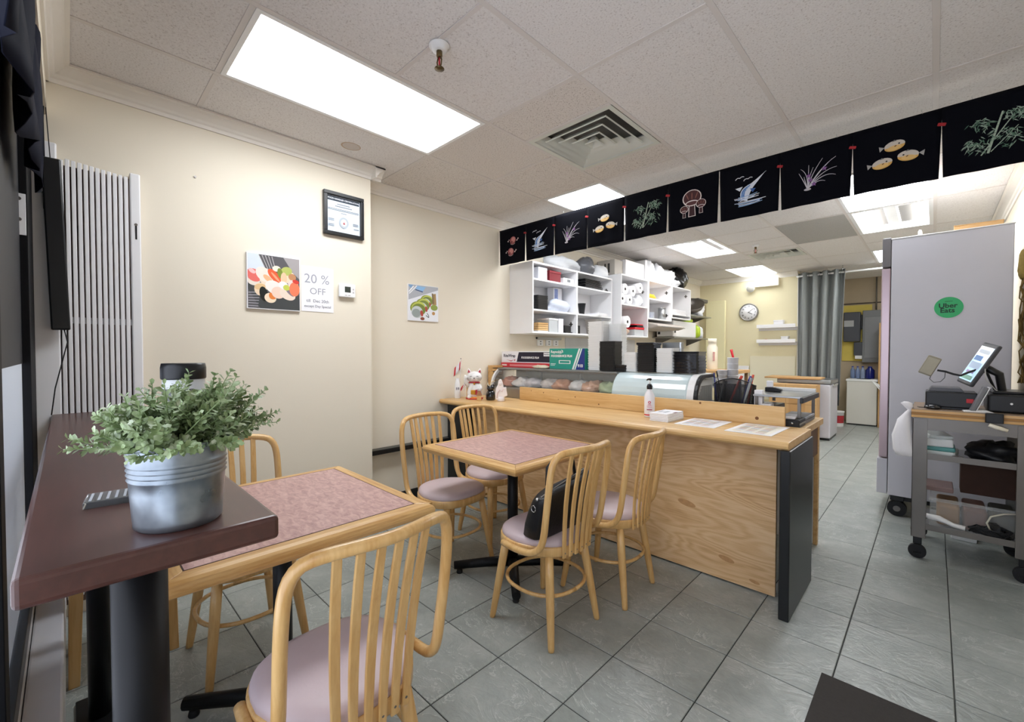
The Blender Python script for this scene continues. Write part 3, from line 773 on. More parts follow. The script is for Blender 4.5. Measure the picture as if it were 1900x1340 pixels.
# ------------------------------------------------------------------ chairs
def seat_outline(k=1., n=40, e=2.6):
    out = []
    for i in range(n):
        a = 2 * PI * i / n
        c, s = math.cos(a), math.sin(a)
        x = .192 * k * math.copysign(abs(c) ** (2 / e), c); y = .203 * k * math.copysign(abs(s) ** (2 / e), s)
        if x > 0: y *= 1 - .20 * (x / .192)
        out.append((x, y))
    return out
def rim_x(y):   # rear rim x at given y
    best = min((p for p in seat_outline(1, 200) if p[0] > 0), key=lambda p: abs(p[1] - y)); return best[0]
def make_chair():
    t = empty('dining_chair')
    ol = seat_outline()
    MB().loft([[(x * .97, y * .97, .378) for x, y in ol], [(x, y, .383) for x, y in ol], [(x, y, .416) for x, y in ol], [(x * .985, y * .985, .421) for x, y in ol], [(x * .93, y * .93, .421) for x, y in ol]], smooth=True).build('seat_frame', M_CHAIR, t)
    rings = []
    for k, z in ((.93, .415), (.965, .420), (.972, .428), (.955, .440), (.90, .449), (.78, .455), (.5, .459), (.2, .460)):
        rings.append([(x * k, y * k, z) for x, y in ol])
    MB().loft(rings).build('cushion', M_VINYL, t)
    for sx, sy, tx, ty in ((-1, 1, -.128, .135), (-1, -1, -.128, -.135), (1, 1, .125, .120), (1, -1, .125, -.120)):
        bx, by = tx + sx * .052, ty + sy * .045
        P = [(tx + (bx - tx) * f, ty + (by - ty) * f, .385 * (1 - f)) for f in (0, .25, .5, .75, .97, 1)]
        MB().tube(P, [.0185, .0195, .0185, .0165, .0140, .013], 12).build('leg', M_CHAIR, t)
    hp = []
    for i in range(33):
        a = 2 * PI * i / 32; e = 2.3; c, s = math.cos(a), math.sin(a)
        hp.append((.176 * math.copysign(abs(c) ** (2 / e), c), .176 * math.copysign(abs(s) ** (2 / e), s), .205))
    MB().tube(hp, .0085, 8).build('stretcher_hoop', M_CHAIR, t)
    # bent back bow
    half = [(-.075, .208, .402), (-.02, .213, .401), (.05, .214, .403), (.105, .210, .412), (.145, .205, .440), (.165, .203, .485), (.178, .204, .560), (.190, .206, .640), (.201, .206, .720), (.208, .203, .775), (.215, .194, .814), (.226, .174, .840), (.243, .138, .851), (.259, .092, .855), (.270, .046, .856)]
    P = half + [(.274, 0, .856)] + [(x, -y, z) for x, y, z in reversed(half)]
    # smooth the path
    def cr(p0, p1, p2, p3, u):
        return tuple(.5 * (2 * b + (c - a) * u + (2 * a - 5 * b + 4 * c - d) * u * u + (3 * b - a - 3 * c + d) * u ** 3) for a, b, c, d in zip(p0, p1, p2, p3))
    Q = []
    for i in range(len(P) - 1):
        a, b, c, d = P[max(0, i - 1)], P[i], P[i + 1], P[min(len(P) - 1, i + 2)]
        for u in (0, .5): Q.append(cr(a, b, c, d, u))
    Q.append(P[-1])
    MB().tube(Q, .0148, 12).build('back_bow', M_CHAIR, t)
    for k in range(6):
        f = (k - 2.5) / 2.5
        yb, yt = f * .088, f * .112
        xb = .194 - .010 * f * f; xt = .272 - .026 * f * f; zt = .852 - .002 * f * f
        mb = MB(); rr = []
        for q in range(7):
            u = q / 6; y = yb + (yt - yb) * u; x = xb + (xt - xb) * (u ** 1.15) - .010 * math.sin(PI * u); z = .376 + (zt - .376) * u
            w = .0104 + .0016 * math.sin(PI * u); th = .0045
            rr.append([(x - th, y - w, z), (x + th, y - w, z), (x + th, y + w, z), (x - th, y + w, z)])
        mb.loft(rr, smooth=False).build('slat', M_CHAIR, t, .0025)
        MB().tube([(xb + .004, yb, .398), (xb + .006, yb, .398)], .0035, 8).build('screw', M_STEELD, t)
    return t
chair0 = make_chair()
CHAIRS = [  # x, y, rot, label
    (-1.125, .490, .02, 'bentwood dining chair nearest the camera with mauve seat'),
    (-1.310, 1.575, -.03, 'bentwood dining chair holding the black handbag'),
    (-1.255, 2.045, .06, 'bentwood dining chair between handbag chair and plywood counter front'),
    (-2.105, 1.620, PI + .05, 'bentwood dining chair on the wall side of far table, left of two'),
    (-2.215, 2.085, PI - .05, 'bentwood dining chair next to black counter end on the wall side'),
    (-2.100, .520, PI + .05, 'bentwood dining chair behind the near table by picture wall'),
]
for i, (x, y, r, lab) in enumerate(CHAIRS):
    c = chair0 if i == 0 else copy_tree(chair0)
    c.location = (x, y, 0); c.rotation_euler = (0, 0, r)
    tag(c, lab, 'chair', 'bentwood dining chairs')

# handbag on the second chair
t = thing('handbag', 'black leather handbag leaning on a dining chair back', 'bag', (-1.245, 1.560, .452), -.03)
W = .172
rings = []
for z, hx, hy, dx in ((0, .050, W * .95, 0), (.010, .060, W * .99, 0), (.07, .062, W, .012), (.14, .056, W, .030), (.195, .048, W * .99, .046), (.212, .042, W * .98, .052), (.222, .030, W * .96, .056), (.226, .012, W * .92, .058)):
    n = 28; row = []
    for k in range(n):
        a = 2 * PI * k / n; c, s = math.cos(a), math.sin(a); e = 4.5
        row.append((dx + hx * math.copysign(abs(c) ** (2 / e), c), hy * math.copysign(abs(s) ** (2 / e), s) * (1 + .02 * math.sin(3 * a)), z * (1 + .16 * s)))
    rings.append(row)
MB().loft(rings).build('body', M_LEATHER, t)
MB().tube([(.035, -W * .55, .225), (.03, -W * .50, .30), (.045, -W * .28, .345), (.05, 0, .36), (.05, W * .28, .345), (.04, W * .5, .30), (.045, W * .55, .225)], .0075, 8).build('handle', M_LEATHER, t)
fl = MB()
fl.loft([[(-.012, -W * .9, .232), (.09, -W * .9, .235)], [(-.028, -W * .93, .20), (.098, -W * .93, .205)]], cap=False, closed=False)
MB().tube([(.058, -W * .93, .192), (.058, -.06, .214), (.058, .06, .2400), (.058, W * .93, .262)], .004, 6).build('zipper', M_STEELD, t)
rp = [(.030 + .012 * math.cos(a), -W - .003, .140 + .014 * math.sin(a)) for a in [2 * PI * k / 12 for k in range(13)]]
MB().tube(rp, .002, 6).build('ring', M_CHROME, t)
MB().sphere((.045, -W * .97, .182), .008).build('clasp', M_CHROME, t)

# ------------------------------------------------------------------ tables
def table(name, x0, x1, y0, y1, z, label):
    cx, cy = (x0 + x1) / 2, (y0 + y1) / 2; hx, hy = (x1 - x0) / 2, (y1 - y0) / 2
    t = thing(name, label, 'table', (cx, cy, 0), group='square dining tables')
    e = .054
    MB().box(-hx + e - .001, hx - e + .001, -hy + e - .001, hy - e + .001, z - .030, z).build('tabletop', M_LAM, t, .001)
    for a in ((-hx + e + .0, hx - e, -hy + e - .001, -hy + e + .0015), (-hx + e, hx - e, hy - e - .0015, hy - e + .001), (-hx + e - .001, -hx + e + .0015, -hy + e, hy - e), (hx - e - .0015, hx - e + .001, -hy + e, hy - e)): MB().box(*a, z - .002, z + .0004).build('seam', mat('dark_seam', '4a3530', .7), t)
    prof = [(.001, z - .034), (.004, z - .046), (.034, z - .046), (.046, z - .039), (.053, z - .027), (.054, z - .019), (.050, z - .009), (.042, z - .003), (.028, z + .0005), (.001, z + .0005)]
    def edge(ax, sg):
        vs = []; fs = []; n = len(prof)
        L = hy if ax == 'x' else hx
        for end in (-1, 1):
            for d, zz in prof:
                o_ = (hx if ax == 'x' else hy) - e + d; ln = end * (L - e + d)
                vs.append((sg * o_, ln, zz) if ax == 'x' else (ln, sg * o_, zz))
        for i in range(n): fs.append((i, (i + 1) % n, (i + 1) % n + n, i + n))
        fs += [tuple(range(n)), tuple(range(n, 2 * n))]
        return MB().add(vs, fs).build('wood_edge', M_OAK if ax == 'x' else M_OAKX, t, .003)
    for a in (('x', 1), ('x', -1), ('y', 1), ('y', -1)): edge(*a)
    MB().cyl(0, 0, .04, z - .05, .030, n=24).build('pedestal', M_BLACKM, t)
    MB().box(-.14, .14, -.14, .14, z - .055, z - .040).build('top_plate', M_BLACKM, t, .002)
    for k in range(4):
        a = PI / 4 + k * PI / 2 + .04; L = .335
        c, s = math.cos(a), math.sin(a)
        f = MB().tube([(c * .01, s * .01, .062), (c * .15, s * .15, .058), (c * L, s * L, .044)], [.030, .026, .022], 12).build('foot', M_BLACKM, t)
        MB().lathe([(.016, 0), (.018, .006), (.014, .022)], c * (L - .03), s * (L - .03), 12).build('glide', M_RUBBER, f)
    return t
table('dining_table', -2.000, -1.240, .135, .892, .735, 'square table with pinkish laminate top nearest the camera')
table('dining_table', -2.095, -1.352, 1.410, 2.140, .735, 'square table with pinkish laminate top near plywood counter')

# wooden stool under the bar
t = thing('wooden_stool', 'light wooden stool with square legs under the brown bar', 'stool', (-2.44, .15, 0))
for x in (-.13, .13):
    for y in (-.15, .15):
        MB().loft([[(x + sx * .016, y + sy * .016, 0) for sx, sy in ((-1, -1), (1, -1), (1, 1), (-1, 1))], [(x * .92 + sx * .021, y * .92 + sy * .021, .43) for sx, sy in ((-1, -1), (1, -1), (1, 1), (-1, 1))]], smooth=False).build('leg', M_CHAIR, t, .003)
MB().box(-.16, .16, -.18, .18, .43, .46).build('seat', M_CHAIR, t, .006)
MB().box(-.13, .13, -.15, .15, .375, .43).build('apron', M_CHAIR, t, .002)

# dark mat bottom right
t = MB().box(0, .9, -.6, 0, 0.0005, .010).build('floor_mat', mat('charcoal_mat', '3a3735', .95, var=.15, vscale=80, bump=.4, bscale=300), None, .002, loc=(-.298, 2.045, 0))
tag(t, 'dark charcoal floor mat at the lower right corner', 'mat')

# ------------------------------------------------------------------ service counter
CZ = .840
t = thing('service_counter', 'long wooden service counter with plywood front', 'counter', (0, 0, 0))
MB().box(XL2 + .03, -.565, 2.505, 2.525, .012, CZ - .045).build('front_panel', M_PLY, t)
# customer shelf with rounded nose
pr = [(2.352, CZ - .040), (2.338, CZ - .030), (2.335, CZ - .018), (2.340, CZ - .006), (2.352, CZ), (2.860, CZ), (2.860, CZ - .040)]
MB().prism([(y, z) for y, z in pr], XL2 + .005, -.480, 'X').build('customer_shelf', M_PINE, t, .003)
MB().box(XL2 + .02, -.515, 2.860, 3.46, CZ - .048, CZ - .008).build('worktop', M_PINE, t, .003)
MB().box(-.555, -.530, 3.40, 3.44, 0, CZ - .048).build('end_leg', M_PINEY, t, .003)
MB().box(-.56, -.535, 2.86, 3.42, .60, CZ - .05).build('end_rail', mat('dark_brown_wood', '6a4a30', .5), t, .003)
MB().box(XL2 + .02, -.56, 3.42, 3.44, 0, CZ - .05).build('rear_panel', M_WHITE, t)
MB().box(-.512, -.468, 2.325, 2.850, 0.0, .803).build('end_panel', M_BLACKLAM, t, .005)
MB().box(XL2 + .045, XL2 + .30, 2.40, 2.503, 0.0, CZ - .042).build('wall_end_panel', M_BLACKLAM, t, .004)
bd = MB().box(-2.66, -.600, 2.828, 2.850, CZ, CZ + .112).build('splash_board', M_PINE, t, .003)
knm = mat('pine_knot', '7a4e28', .6, var=.3, vscale=120)
for x, z, r in ((-.742, .875, .010), (-1.41, .90, .009), (-1.07, .938, .007), (-2.05, .905, .005), (-2.38, .918, .005), (-2.22, .872, .004), (-1.83, .865, .006), (-2.52, .925, .004)):
    MB().tube([(x, 2.8279, z), (x, 2.8274, z)], r, 12).build('knot', knm, bd)
# front panel knots
for x, z, r in ((-1.02, .385, .040), (-.80, .13, .032), (-.66, .055, .020)):
    MB().add([(x + r * math.cos(a) * 1.3, 2.5045, z + r * .45 * math.sin(a) - .2 * r * math.cos(a)) for a in [2 * PI * k / 18 for k in range(18)]], [tuple(range(18))]).build('knot', mat('ply_knot', 'b98d5f', .6, var=.3, vscale=60), t)

# things on the counter -------------------------------------------------
def flag(x, y, z0, L, lean, label, turn):
    t = thing('small_flag', label, 'flag', (x, y, z0), turn)
    MB().tube([(0, 0, 0), (lean * .5, 0, L * .5), (lean, 0, L)], .0022, 6).build('stick', M_PLASTW, t)
    MB().sphere((lean, 0, L + .002), .0045).build('finial', M_BLACK, t)
    def strip(u0, u1, m, nm):
        rows = []
        for i in range(7):
            u = u0 + (u1 - u0) * i / 6; w = .012 * math.sin(u * 60)
            rows.append([(lean * (.62 + .36 * (q / 4)) - u * .8, w + .010 * q / 4, L * .60 + (L * .37) * q / 4 - u * 1.0) for q in range(5)])
        o = MB().loft(rows, cap=False, closed=False).build(nm, m, t); sd = o.modifiers.new('s', 'SOLIDIFY'); sd.thickness = .0008
    strip(0, .028, M_RED, 'red_band'); strip(.028, .062, M_PAPER, 'white_field'); strip(.062, .092, M_RED, 'red_band')
flag(-3.155, 2.545, CZ + .145, .215, .010, 'small red and white flag on a stick, the higher one', .5)
flag(-3.135, 2.575, CZ + .055, .135, .050, 'small red and white flag drooping behind the white bottle', .9)
t = thing('wooden_block', 'small upright wooden block behind the white sake bottle', 'block', (-3.085, 2.60, CZ))
MB().box(-.02, .02, -.02, .02, 0, .125).build('block', M_PINEY, t, .003)
MB().box(-.022, .022, -.022, .022, .125, .131).build('cap', M_PINEY, t, .001)
t = thing('sake_bottle', 'slim white ceramic bottle with dark blue characters on counter', 'bottle', (-3.135, 2.50, CZ))
MB().lathe([(.026, 0), (.0275, .004), (.0275, .10), (.024, .135), (.018, .16), (.0155, .175), (.017, .182), (.013, .183)], n=24).build('body', mat('white_ceramic', 'f3f4f6', .2, var=.01, coat=.5), t)
dk = []
for ox in (-.014, .004): dk += [('2b3260', p) for _, p in stroke('2b3260', [(ox, .012), (ox + .012, .012)], .003) + stroke('2b3260', [(ox, .004), (ox + .012, .004)], .003) + stroke('2b3260', [(ox + .006, .018), (ox + .006, -.006)], .003) + stroke('2b3260', [(ox, -.005), (ox + .012, -.003)], .003)]
dn = Vector((3.135, -2.5, 0)).normalized(); du = Vector((-dn.y, dn.x, 0))
decal('blue_characters', dk, t, tuple(dn * .0277 + Vector((0, 0, .085))), tuple(du), (0, 0, 1))

# beckoning cat
def beckoning_cat():
    t = thing('beckoning_cat', 'white ceramic beckoning cat figurine with red collar on counter', 'figurine', (-2.985, 2.575, CZ), .82)
    w = mat('cat_ceramic', 'f3f1f0', .15, var=.01, coat=.6); rd = mat('cat_red', 'b5283c', .35); gold = mat('cat_gold', 'c9932f', .35, metal=.4)
    MB().lathe([(.075, 0), (.080, .006), (.074, .012)], n=28).build('red_cushion', M_RED, t)
    MB().lathe([(.052, .010), (.064, .03), (.066, .06), (.058, .10), (.046, .135), (.040, .150)], n=28, sy=.9).build('body', w, t)
    h = MB().sphere((0, -.004, .198), .062, 24, 14, (1.12, .92, .86)).build('head', w, t)
    for s in (-1, 1):
        MB().loft([[(s * .040 + .022 * math.cos(a), -.002 + .012 * math.sin(a), .232) for a in [2 * PI * k / 12 for k in range(12)]], [(s * .048 + .012 * math.cos(a), -.002 + .008 * math.sin(a), .258) for a in [2 * PI * k / 12 for k in range(12)]], [(s * .053 + .002 * math.cos(a), -.002 + .002 * math.sin(a), .276) for a in [2 * PI * k / 12 for k in range(12)]]]).build('ear', w, h)
        MB().add([(s * .032, -.0145, .236), (s * .060, -.0145, .238), (s * .052, -.0085, .268)], [(0, 1, 2)]).build('inner_ear', rd, h)
        e = [(s * .026 + .012 * math.cos(a), -.0605 + .004, .202 + .006 * math.sin(a)) for a in [PI * k / 6 for k in range(7)]]
        MB().tube(e, .0016, 6).build('eye', M_BLACK, h)
        for q in (-1, 0, 1): MB().tube([(s * .030, -.056, .184 + q * .004), (s * .055, -.046, .183 + q * .009)], .0007, 5).build('whisker', M_BLACK, h)
    MB().sphere((0, -.0615, .190), .0065, 10, 6, (1, .6, .8)).build('nose', M_BLACK, h)
    MB().tube([(-.012, -.058, .176), (-.005, -.060, .172), (0, -.0605, .177), (.005, -.060, .172), (.012, -.058, .176)], .0012, 5).build('mouth', rd, h)
    cp = [(.047 * math.cos(a), -.002 + .043 * math.sin(a), .148 - .004 * math.sin(a)) for a in [2 * PI * k / 28 for k in range(29)]]
    MB().tube(cp, .006, 8).build('collar', rd, t)
    MB().sphere((0, -.048, .140), .009).build('bell', gold, t)
    MB().tube([(-.050, -.005, .115), (-.075, -.022, .150), (-.078, -.030, .190), (-.070, -.036, .212)], [.020, .018, .015, .017], 12).build('raised_paw', w, t)
    MB().tube([(.048, -.01, .12), (.058, -.035, .095), (.036, -.058, .082)], [.019, .017, .015], 12).build('arm', w, t)
    for s in (-1, 1): MB().sphere((s * .042, -.045, .024), .026, 14, 8, (.9, 1.1, .8)).build('hind_foot', w, t)
    MB().box(-.030, .012, -.070, -.058, .045, .085).build('gold_coin_plaque', gold, t, .004)
    MB().box(.012, .030, -.0695, -.058, .042, .088).build('red_plaque', rd, t, .003)
    MB().tube([(.046, -.046, .060), (.049, -.049, .060)], .018, 16).build('painted_medallion', mat('mauve_paint', '8d6f98', .4, var=.3, vscale=90), t)
    MB().lathe([(.055, .004), (.058, .016), (.045, .022)], 0, -.02, 24).build('orange_base_cloth', mat('orange_cloth', 'e8913b', .6), t)
beckoning_cat()
t = thing('hut_figurine', 'tiny wooden house-shaped figurine beside the beckoning cat', 'figurine', (-2.835, 2.500, CZ), .82)
MB().box(-.020, .020, -.018, .018, 0, .045).build('block', M_PINEY, t, .003)
MB().prism([(-.026, .045), (.026, .045), (.010, .085), (-.010, .085)], -.02, .02, 'Y').build('roof', mat('brown_clay', 'a8785a', .7, var=.1), t, .003)
MB().box(-.010, .010, -.0195, -.018, .048, .064).build('grey_sign', mat('pale_sign_grey', 'b9b4ae', .6), t)
t = thing('black_figurine', 'black glazed animal figurine with a cream rope tail', 'figurine', (-2.795, 2.60, CZ), .8)
MB().lathe([(.036, 0), (.042, .01), (.044, .04), (.036, .07), (.026, .086)], n=24).build('body', mat('black_glaze', '15161a', .12, coat=.8), t)
MB().sphere((0, -.004, .108), .032, 18, 12, (1.1, .95, .9)).build('head', mat('black_glaze', '15161a'), t)
for s in (-1, 1): MB().sphere((s * .024, 0, .132), .011, 10, 6).build('ear', mat('black_glaze', '15161a'), t)
MB().tube([(-.035, -.02, .125), (-.026, -.025, .155), (-.018, -.026, .130), (-.004, -.028, .128), (.004, -.028, .158), (.022, -.024, .170), (.036, -.018, .166)], .0045, 8).build('rope', mat('cream_rope', 'e6dcc0', .8), t)
t = thing('white_figurine', 'white ceramic hooded figurine with pink edges at counter board end', 'figurine', (-2.665, 2.60, CZ), .78)
wc = mat('bisque_white', 'f5eeee', .35, var=.02)
MB().lathe([(.028, 0), (.032, .004), (.031, .040)], n=24, sy=.8).build('stand', wc, t)
pts = [(-.048, .018), (-.030, .010), (.030, .038), (.056, .048), (.048, .092), (.046, .125), (.022, .118), (.016, .160), (.004, .188), (-.010, .192), (-.022, .178), (-.028, .14), (-.045, .11), (-.050, .06)]
MB().prism(pts, -.018, .018, 'Y').build('robe', wc, t, .012, 4)
MB().sphere((-.006, -.012, .150), .018, 14, 8, (.9, .6, 1.1)).build('face', wc, t)
MB().tube([(-.035, -.0195, .03), (-.030, -.0205, .07), (-.012, -.0215, .10), (.010, -.0205, .085), (.020, -.0195, .11)], .003, 6).build('pink_fold', mat('pale_pink_glaze', 'e0c3c3', .4), t)

t = thing('pump_bottle', 'white pump bottle with black pump and red print on counter', 'pump bottle', (-1.330, 2.655, CZ), -.5)
MB().lathe([(.030, 0), (.033, .004), (.033, .125), (.030, .145), (.020, .166), (.0135, .178), (.0135, .186)], n=28).build('bottle', mat('bottle_white', 'f2f0f4', .3, var=.01), t)
MB().lathe([(.017, .182), (.018, .184), (.018, .202), (.015, .206), (.013, .214), (.006, .215)], n=20).build('collar', M_BLACK, t)
MB().lathe([(.005, .213), (.005, .240)], n=10).build('stem', M_PLASTW, t)
MB().tube([(.012, 0, .246), (0, 0, .247), (-.020, 0, .245), (-.030, 0, .238)], [.008, .008, .006, .004], 8).build('nozzle', M_BLACK, t)
dv = Vector((1.33, -2.655, 0)).normalized(); rz = Matrix.Rotation(.5, 3, 'Z'); dv = rz @ dv; duv = Vector((-dv.y, dv.x, 0))
lab = [('c23a4e', ell(0, .098, .009)), ('f2f0f4', ell(0, .098, .0045)), ('c23a4e', rect(-.010, .082, .010, .085)), ('d98a96', rect(-.016, .076, .016, .078)), ('d98a96', rect(-.016, .070, .014, .072)), ('d98a96', rect(-.014, .064, .016, .066)), ('a04058', rect(-.017, .048, .017, .054))]
decal('printed_label', lab, t, tuple(dv * .0335), tuple(duv), (0, 0, 1), .0010)
MB().lathe([(.0332, .012), (.0334, .014), (.0334, .018), (.0332, .020)], n=28, cap=False).build('red_stripe', M_RED, t)

t = thing('leaflet_stack', 'stack of folded white leaflets on counter beside pump bottle', 'leaflets', (-1.180, 2.620, CZ), -.03)
for k in range(6):
    dx, dy = random.uniform(-.003, .003), random.uniform(-.003, .003)
    MB().box(-.075 + dx, .045 + dx, -.105 + dy, .105 + dy, k * .0085, k * .0085 + .0078).build('leaflet', M_PAPER, t, .002)
decal('leaflet_print', [('6d3a45', rect(-.03, -.05, .015, -.035)), ('b9bdc4', rect(-.05, .0, .02, .02)), ('9aa0a8', rect(-.05, .04, .01, .05))], t, (0, 0, .0508), (0, 1, 0), (-1, 0, 0))
def sheet(x0, x1, y0, y1, label, tint, rz=0.):
    t = thing('menu_sheet', label, 'menu sheet', ((x0 + x1) / 2, (y0 + y1) / 2, CZ), rz)
    hx, hy = (x1 - x0) / 2, (y1 - y0) / 2
    MB().box(-hx, hx, -hy, hy, .0004, .0024).build('sheet', M_PAPER, t)
    sh = [(tint, rect(-hx + .02, -hy + .02, hx - .02, hy - .03))]
    for r in range(7):
        for c_ in range(3):
            sh.append((('e9dccb', 'dfe3e6', 'ead5d0')[(r + c_) % 3], rect(-hx + .03 + c_ * (2 * hx - .06) / 3, -hy + .03 + r * (2 * hy - .07) / 7, -hx + .02 + (c_ + .9) * (2 * hx - .06) / 3, -hy + .03 + (r + .7) * (2 * hy - .07) / 7)))
    decal('menu_print', sh, t, (0, 0, .0024), (1, 0, 0), (0, 1, 0))
sheet(-1.095, -.868, 2.497, 2.800, 'white menu sheet lying on counter beside leaflets', 'f1eef2')
sheet(-.802, -.575, 2.462, 2.815, 'white menu sheet at the aisle end of counter', 'f3efe2', -.02)
# ------------------------------------------------------------------ thin see-through materials
# ------------------------------------------------------------------ refrigerated sushi case
WZ = CZ - .008
case = thing('sushi_display_case', 'curved glass sushi display case with pale blue motor housing', 'display case', (0, 2.90, WZ))
x0, x1, xm = -3.12, -1.115, -1.765
def cprof(k=0.):
    return [(0 + k, .0), (0 + k, .10)] + [(.14 - (.14 - k) * math.cos(a), .10 + (.172 - k) * math.sin(a)) for a in [PI / 2 * i / 7 for i in range(1, 8)]] + [(.33, .274 - k)]
MB().box(x0 + .02, x1 - .02, .01, .34, .0, .09).build('base', M_STEEL, case, .003)
pr = cprof(.004)
g = MB().loft([[(x0 + .02, y, z) for y, z in pr[1:-1]], [(xm, y, z) for y, z in pr[1:-1]]], cap=False, closed=False)
o = g.build('glass', M_SHEETGLASS, case)
MB().box(x0 + .02, xm, .145, .35, .268, .280).build('top_panel', M_STEEL, case, .003)
MB().box(x0 + .02, xm, .075, .145, .262, .276).build('top_rail', mat('grey_rail', '8c8e8e', .35, metal=.5), case, .004)
MB().box(x0 + .03, xm, .335, .345, .09, .268).build('back_frame', mat('case_back_cream', 'd9d3c4', .5), case)
for x in (-2.75, -2.28): MB().box(x - .012, x + .012, .325, .336, .09, .268).build('back_stile', M_STEEL, case)
MB().box(-2.9, xm - .05, .27, .30, .238, .252).build('light_strip', M_PLASTW, case, .003)
MB().box(x0 + .03, xm, .03, .33, .09, .098).build('tray', M_STEEL, case)
def bezel(x, w, m, nm, k=0.):
    a = cprof(k); b = [(y + (.026 if i > 1 else .026), z - (.02 if i > 2 else 0)) for i, (y, z) in enumerate(a)]
    ring = a + list(reversed([(max(.026, y + .018), max(0, z - .024)) if i < len(a) - 1 else (y, z - .024) for i, (y, z) in enumerate(a)]))
    return MB().prism(ring, x, x + w, 'X').build(nm, m, case, .003)
bezel(x0, .022, M_PLASTW, 'end_bezel')
g2 = MB().prism(cprof(.01) + [(.33, 0)], x0 + .008, x0 + .012, 'X').build('end_glass', M_SHEETGLASS, case)
# motor housing
hp = cprof(-.004) + [(.34, .0)]
MB().prism(hp, xm, x1 - .075, 'X').build('motor_housing', M_PALEBLUE, case, .012, 3, smooth=False)
bezel(x1 - .075, .048, M_PLASTW, 'white_end_band', -.007)
bezel(x1 - .027, .022, M_BLACK, 'black_end_band', -.004)
vp = MB().prism(cprof(.03) + [(.33, 0)], x1 - .05, x1 - .022, 'X').build('vent_panel', mat('vent_grey', 'c9c9c4', .5), case)
for k in range(16):
    MB().box(x1 - .0221, x1 - .0195, .06 + k * .016, .068 + k * .016, .02, .20 if k > 3 else .12 + .02 * k).build('louvre', mat('louvre_grey', '9d9d98', .5), vp, rot=None)
MB().box(x1 - .018, x1 + .07, -.03, .07, .075, .095).build('black_side_tray', M_BLACK, case, .006)

foods = [(-2.98, 'c98c78', 'pinkish-red fish piece at the left of the glass case'), (-2.84, 'e3dfdc', 'white wrapped fish piece in glass case left half'), (-2.68, 'd8d3d6', 'grey-white film-wrapped fish in the glass case'), (-2.50, 'd9cfc8', 'brownish wrapped fish fillet in glass case centre'), (-2.34, 'cf9a7c', 'orange-brown fish fillet in glass case centre'),
         (-2.18, 'e3e0dc', 'pale wrapped seafood in glass case right half'), (-2.03, 'd7a98c', 'salmon-coloured fish block in glass case right half'), (-1.88, 'b7c49a', 'green wrapped vegetables at the right of the glass case')]
for i, (x, c, lab) in enumerate(foods):
    o = lumpy('wrapped_food', mat('food_' + c, c, .3, var=.3, vscale=25, coat=.5), (0, 0, .036), (.095, .10, .055), 40 + i, .4, None, 18, 10, flat_bottom=0)
    o.location = (x, 3.055 + .02 * (i % 2), WZ + .1)
    tag(o, lab, 'food', 'wrapped food in the display case')

t = thing('wooden_crate', 'small slatted wooden crate between the glass case and wall', 'crate', (-3.162, 2.93, WZ))
for k in range(5): MB().box(-.028, .030, 0, .16, .14 + k * .034, .164 + k * .034).build('slat', M_PINEY, t, .002)
for y in (.01, .15): MB().box(-.026, .028, y - .008, y + .008, 0, .30).build('post', M_PINEY, t, .002)

# ------------------------------------------------------------------ boxes and stacks standing on the case
TZ = WZ + .281
t = thing('film_box', 'white and navy food wrap box lying on a red box', 'box', (-2.832, 3.16, TZ + .046), -.01)
MB().box(-.325, .325, -.07, .07, 0, .112).build('carton', M_PAPER, t, .002)
decal('box_print', [('241f33', [(-.115, .008), (.322, .008), (.322, .104), (-.085, .104)]), ('f4f3f6', rect(.235, .066, .318, .098)), ('3a2f4a', rect(.30, .02, .318, .06)), ('c33b46', [(-.26, .03), (-.19, .02), (-.13, .034), (-.14, .012), (-.15, .028), (-.19, .012)])], t, (0, -.07, 0), (1, 0, 0), (0, 0, 1))
mt = mat('navy_ink', '2c2b40', .6); mw = mat('white_ink', 'f5f5f5', .6)
R90 = (PI / 2, 0, 0)
text('lettering', 'RiteWrap', .042, mt, t, (-.215, -.0712, .068), R90, bold=.0008)
text('lettering', 'FOODSERVICE FILM', .026, mw, t, (.065, -.0722, .050), R90, bold=.0008)
text('lettering', 'RiteWrap', .018, mt, t, (.277, -.0722, .082), R90)
t = thing('film_box', 'flat red food wrap box under the white and navy box', 'box', (-2.832, 3.155, TZ))
MB().box(-.325, .325, -.075, .075, 0, .045).build('carton', mat('box_red', 'd0353f', .5), t, .002)
decal('box_print', [('e58a8c', rect(-.20, .012, .15, .030)), ('f3d9d4', rect(-.31, .014, -.24, .030))], t, (0, -.075, 0), (1, 0, 0), (0, 0, 1))
t = lumpy('crumpled_paper', mat('cream_crumple', 'd9cdb4', .8, var=.3, vscale=40), (0, 0, .012), (.10, .03, .018), 5, .4, None, 16, 8, flat_bottom=0)
t.location = (-2.60, 3.055, TZ)
tag(t, 'small crumpled cream wrapper in front of the red box', 'paper')
t = thing('film_box', 'teal food wrap box with white stripes and blue corner', 'box', (-2.308, 3.115, TZ), -.02)
MB().box(-.195, .195, -.06, .06, 0, .182).build('carton', mat('box_teal', '2b9d8b', .5, var=.04), t, .002)
decal('box_print', [('f2f4f4', [(.060, 0), (.078, 0), (.150, .180), (.132, .180)]), ('f2f4f4', [(.086, 0), (.098, 0), (.170, .180), (.158, .180)]), ('2a3a86', [(.102, 0), (.195, 0), (.195, .180), (.174, .180)]), ('f2f4f4', rect(-.085, .048, .045, .078)), ('2b9d8b', rect(-.075, .054, .035, .072)), ('d8efe9', rect(-.18, .03, -.13, .036)), ('d8efe9', rect(-.18, .042, -.12, .048)),
      ('f2f4f4', [(-.06, .172), (-.04, .165), (-.035, .148), (-.06, .138), (-.10, .134), (-.05, .142), (-.045, .155), (-.055, .165)])], t, (0, -.06, 0), (1, 0, 0), (0, 0, 1))
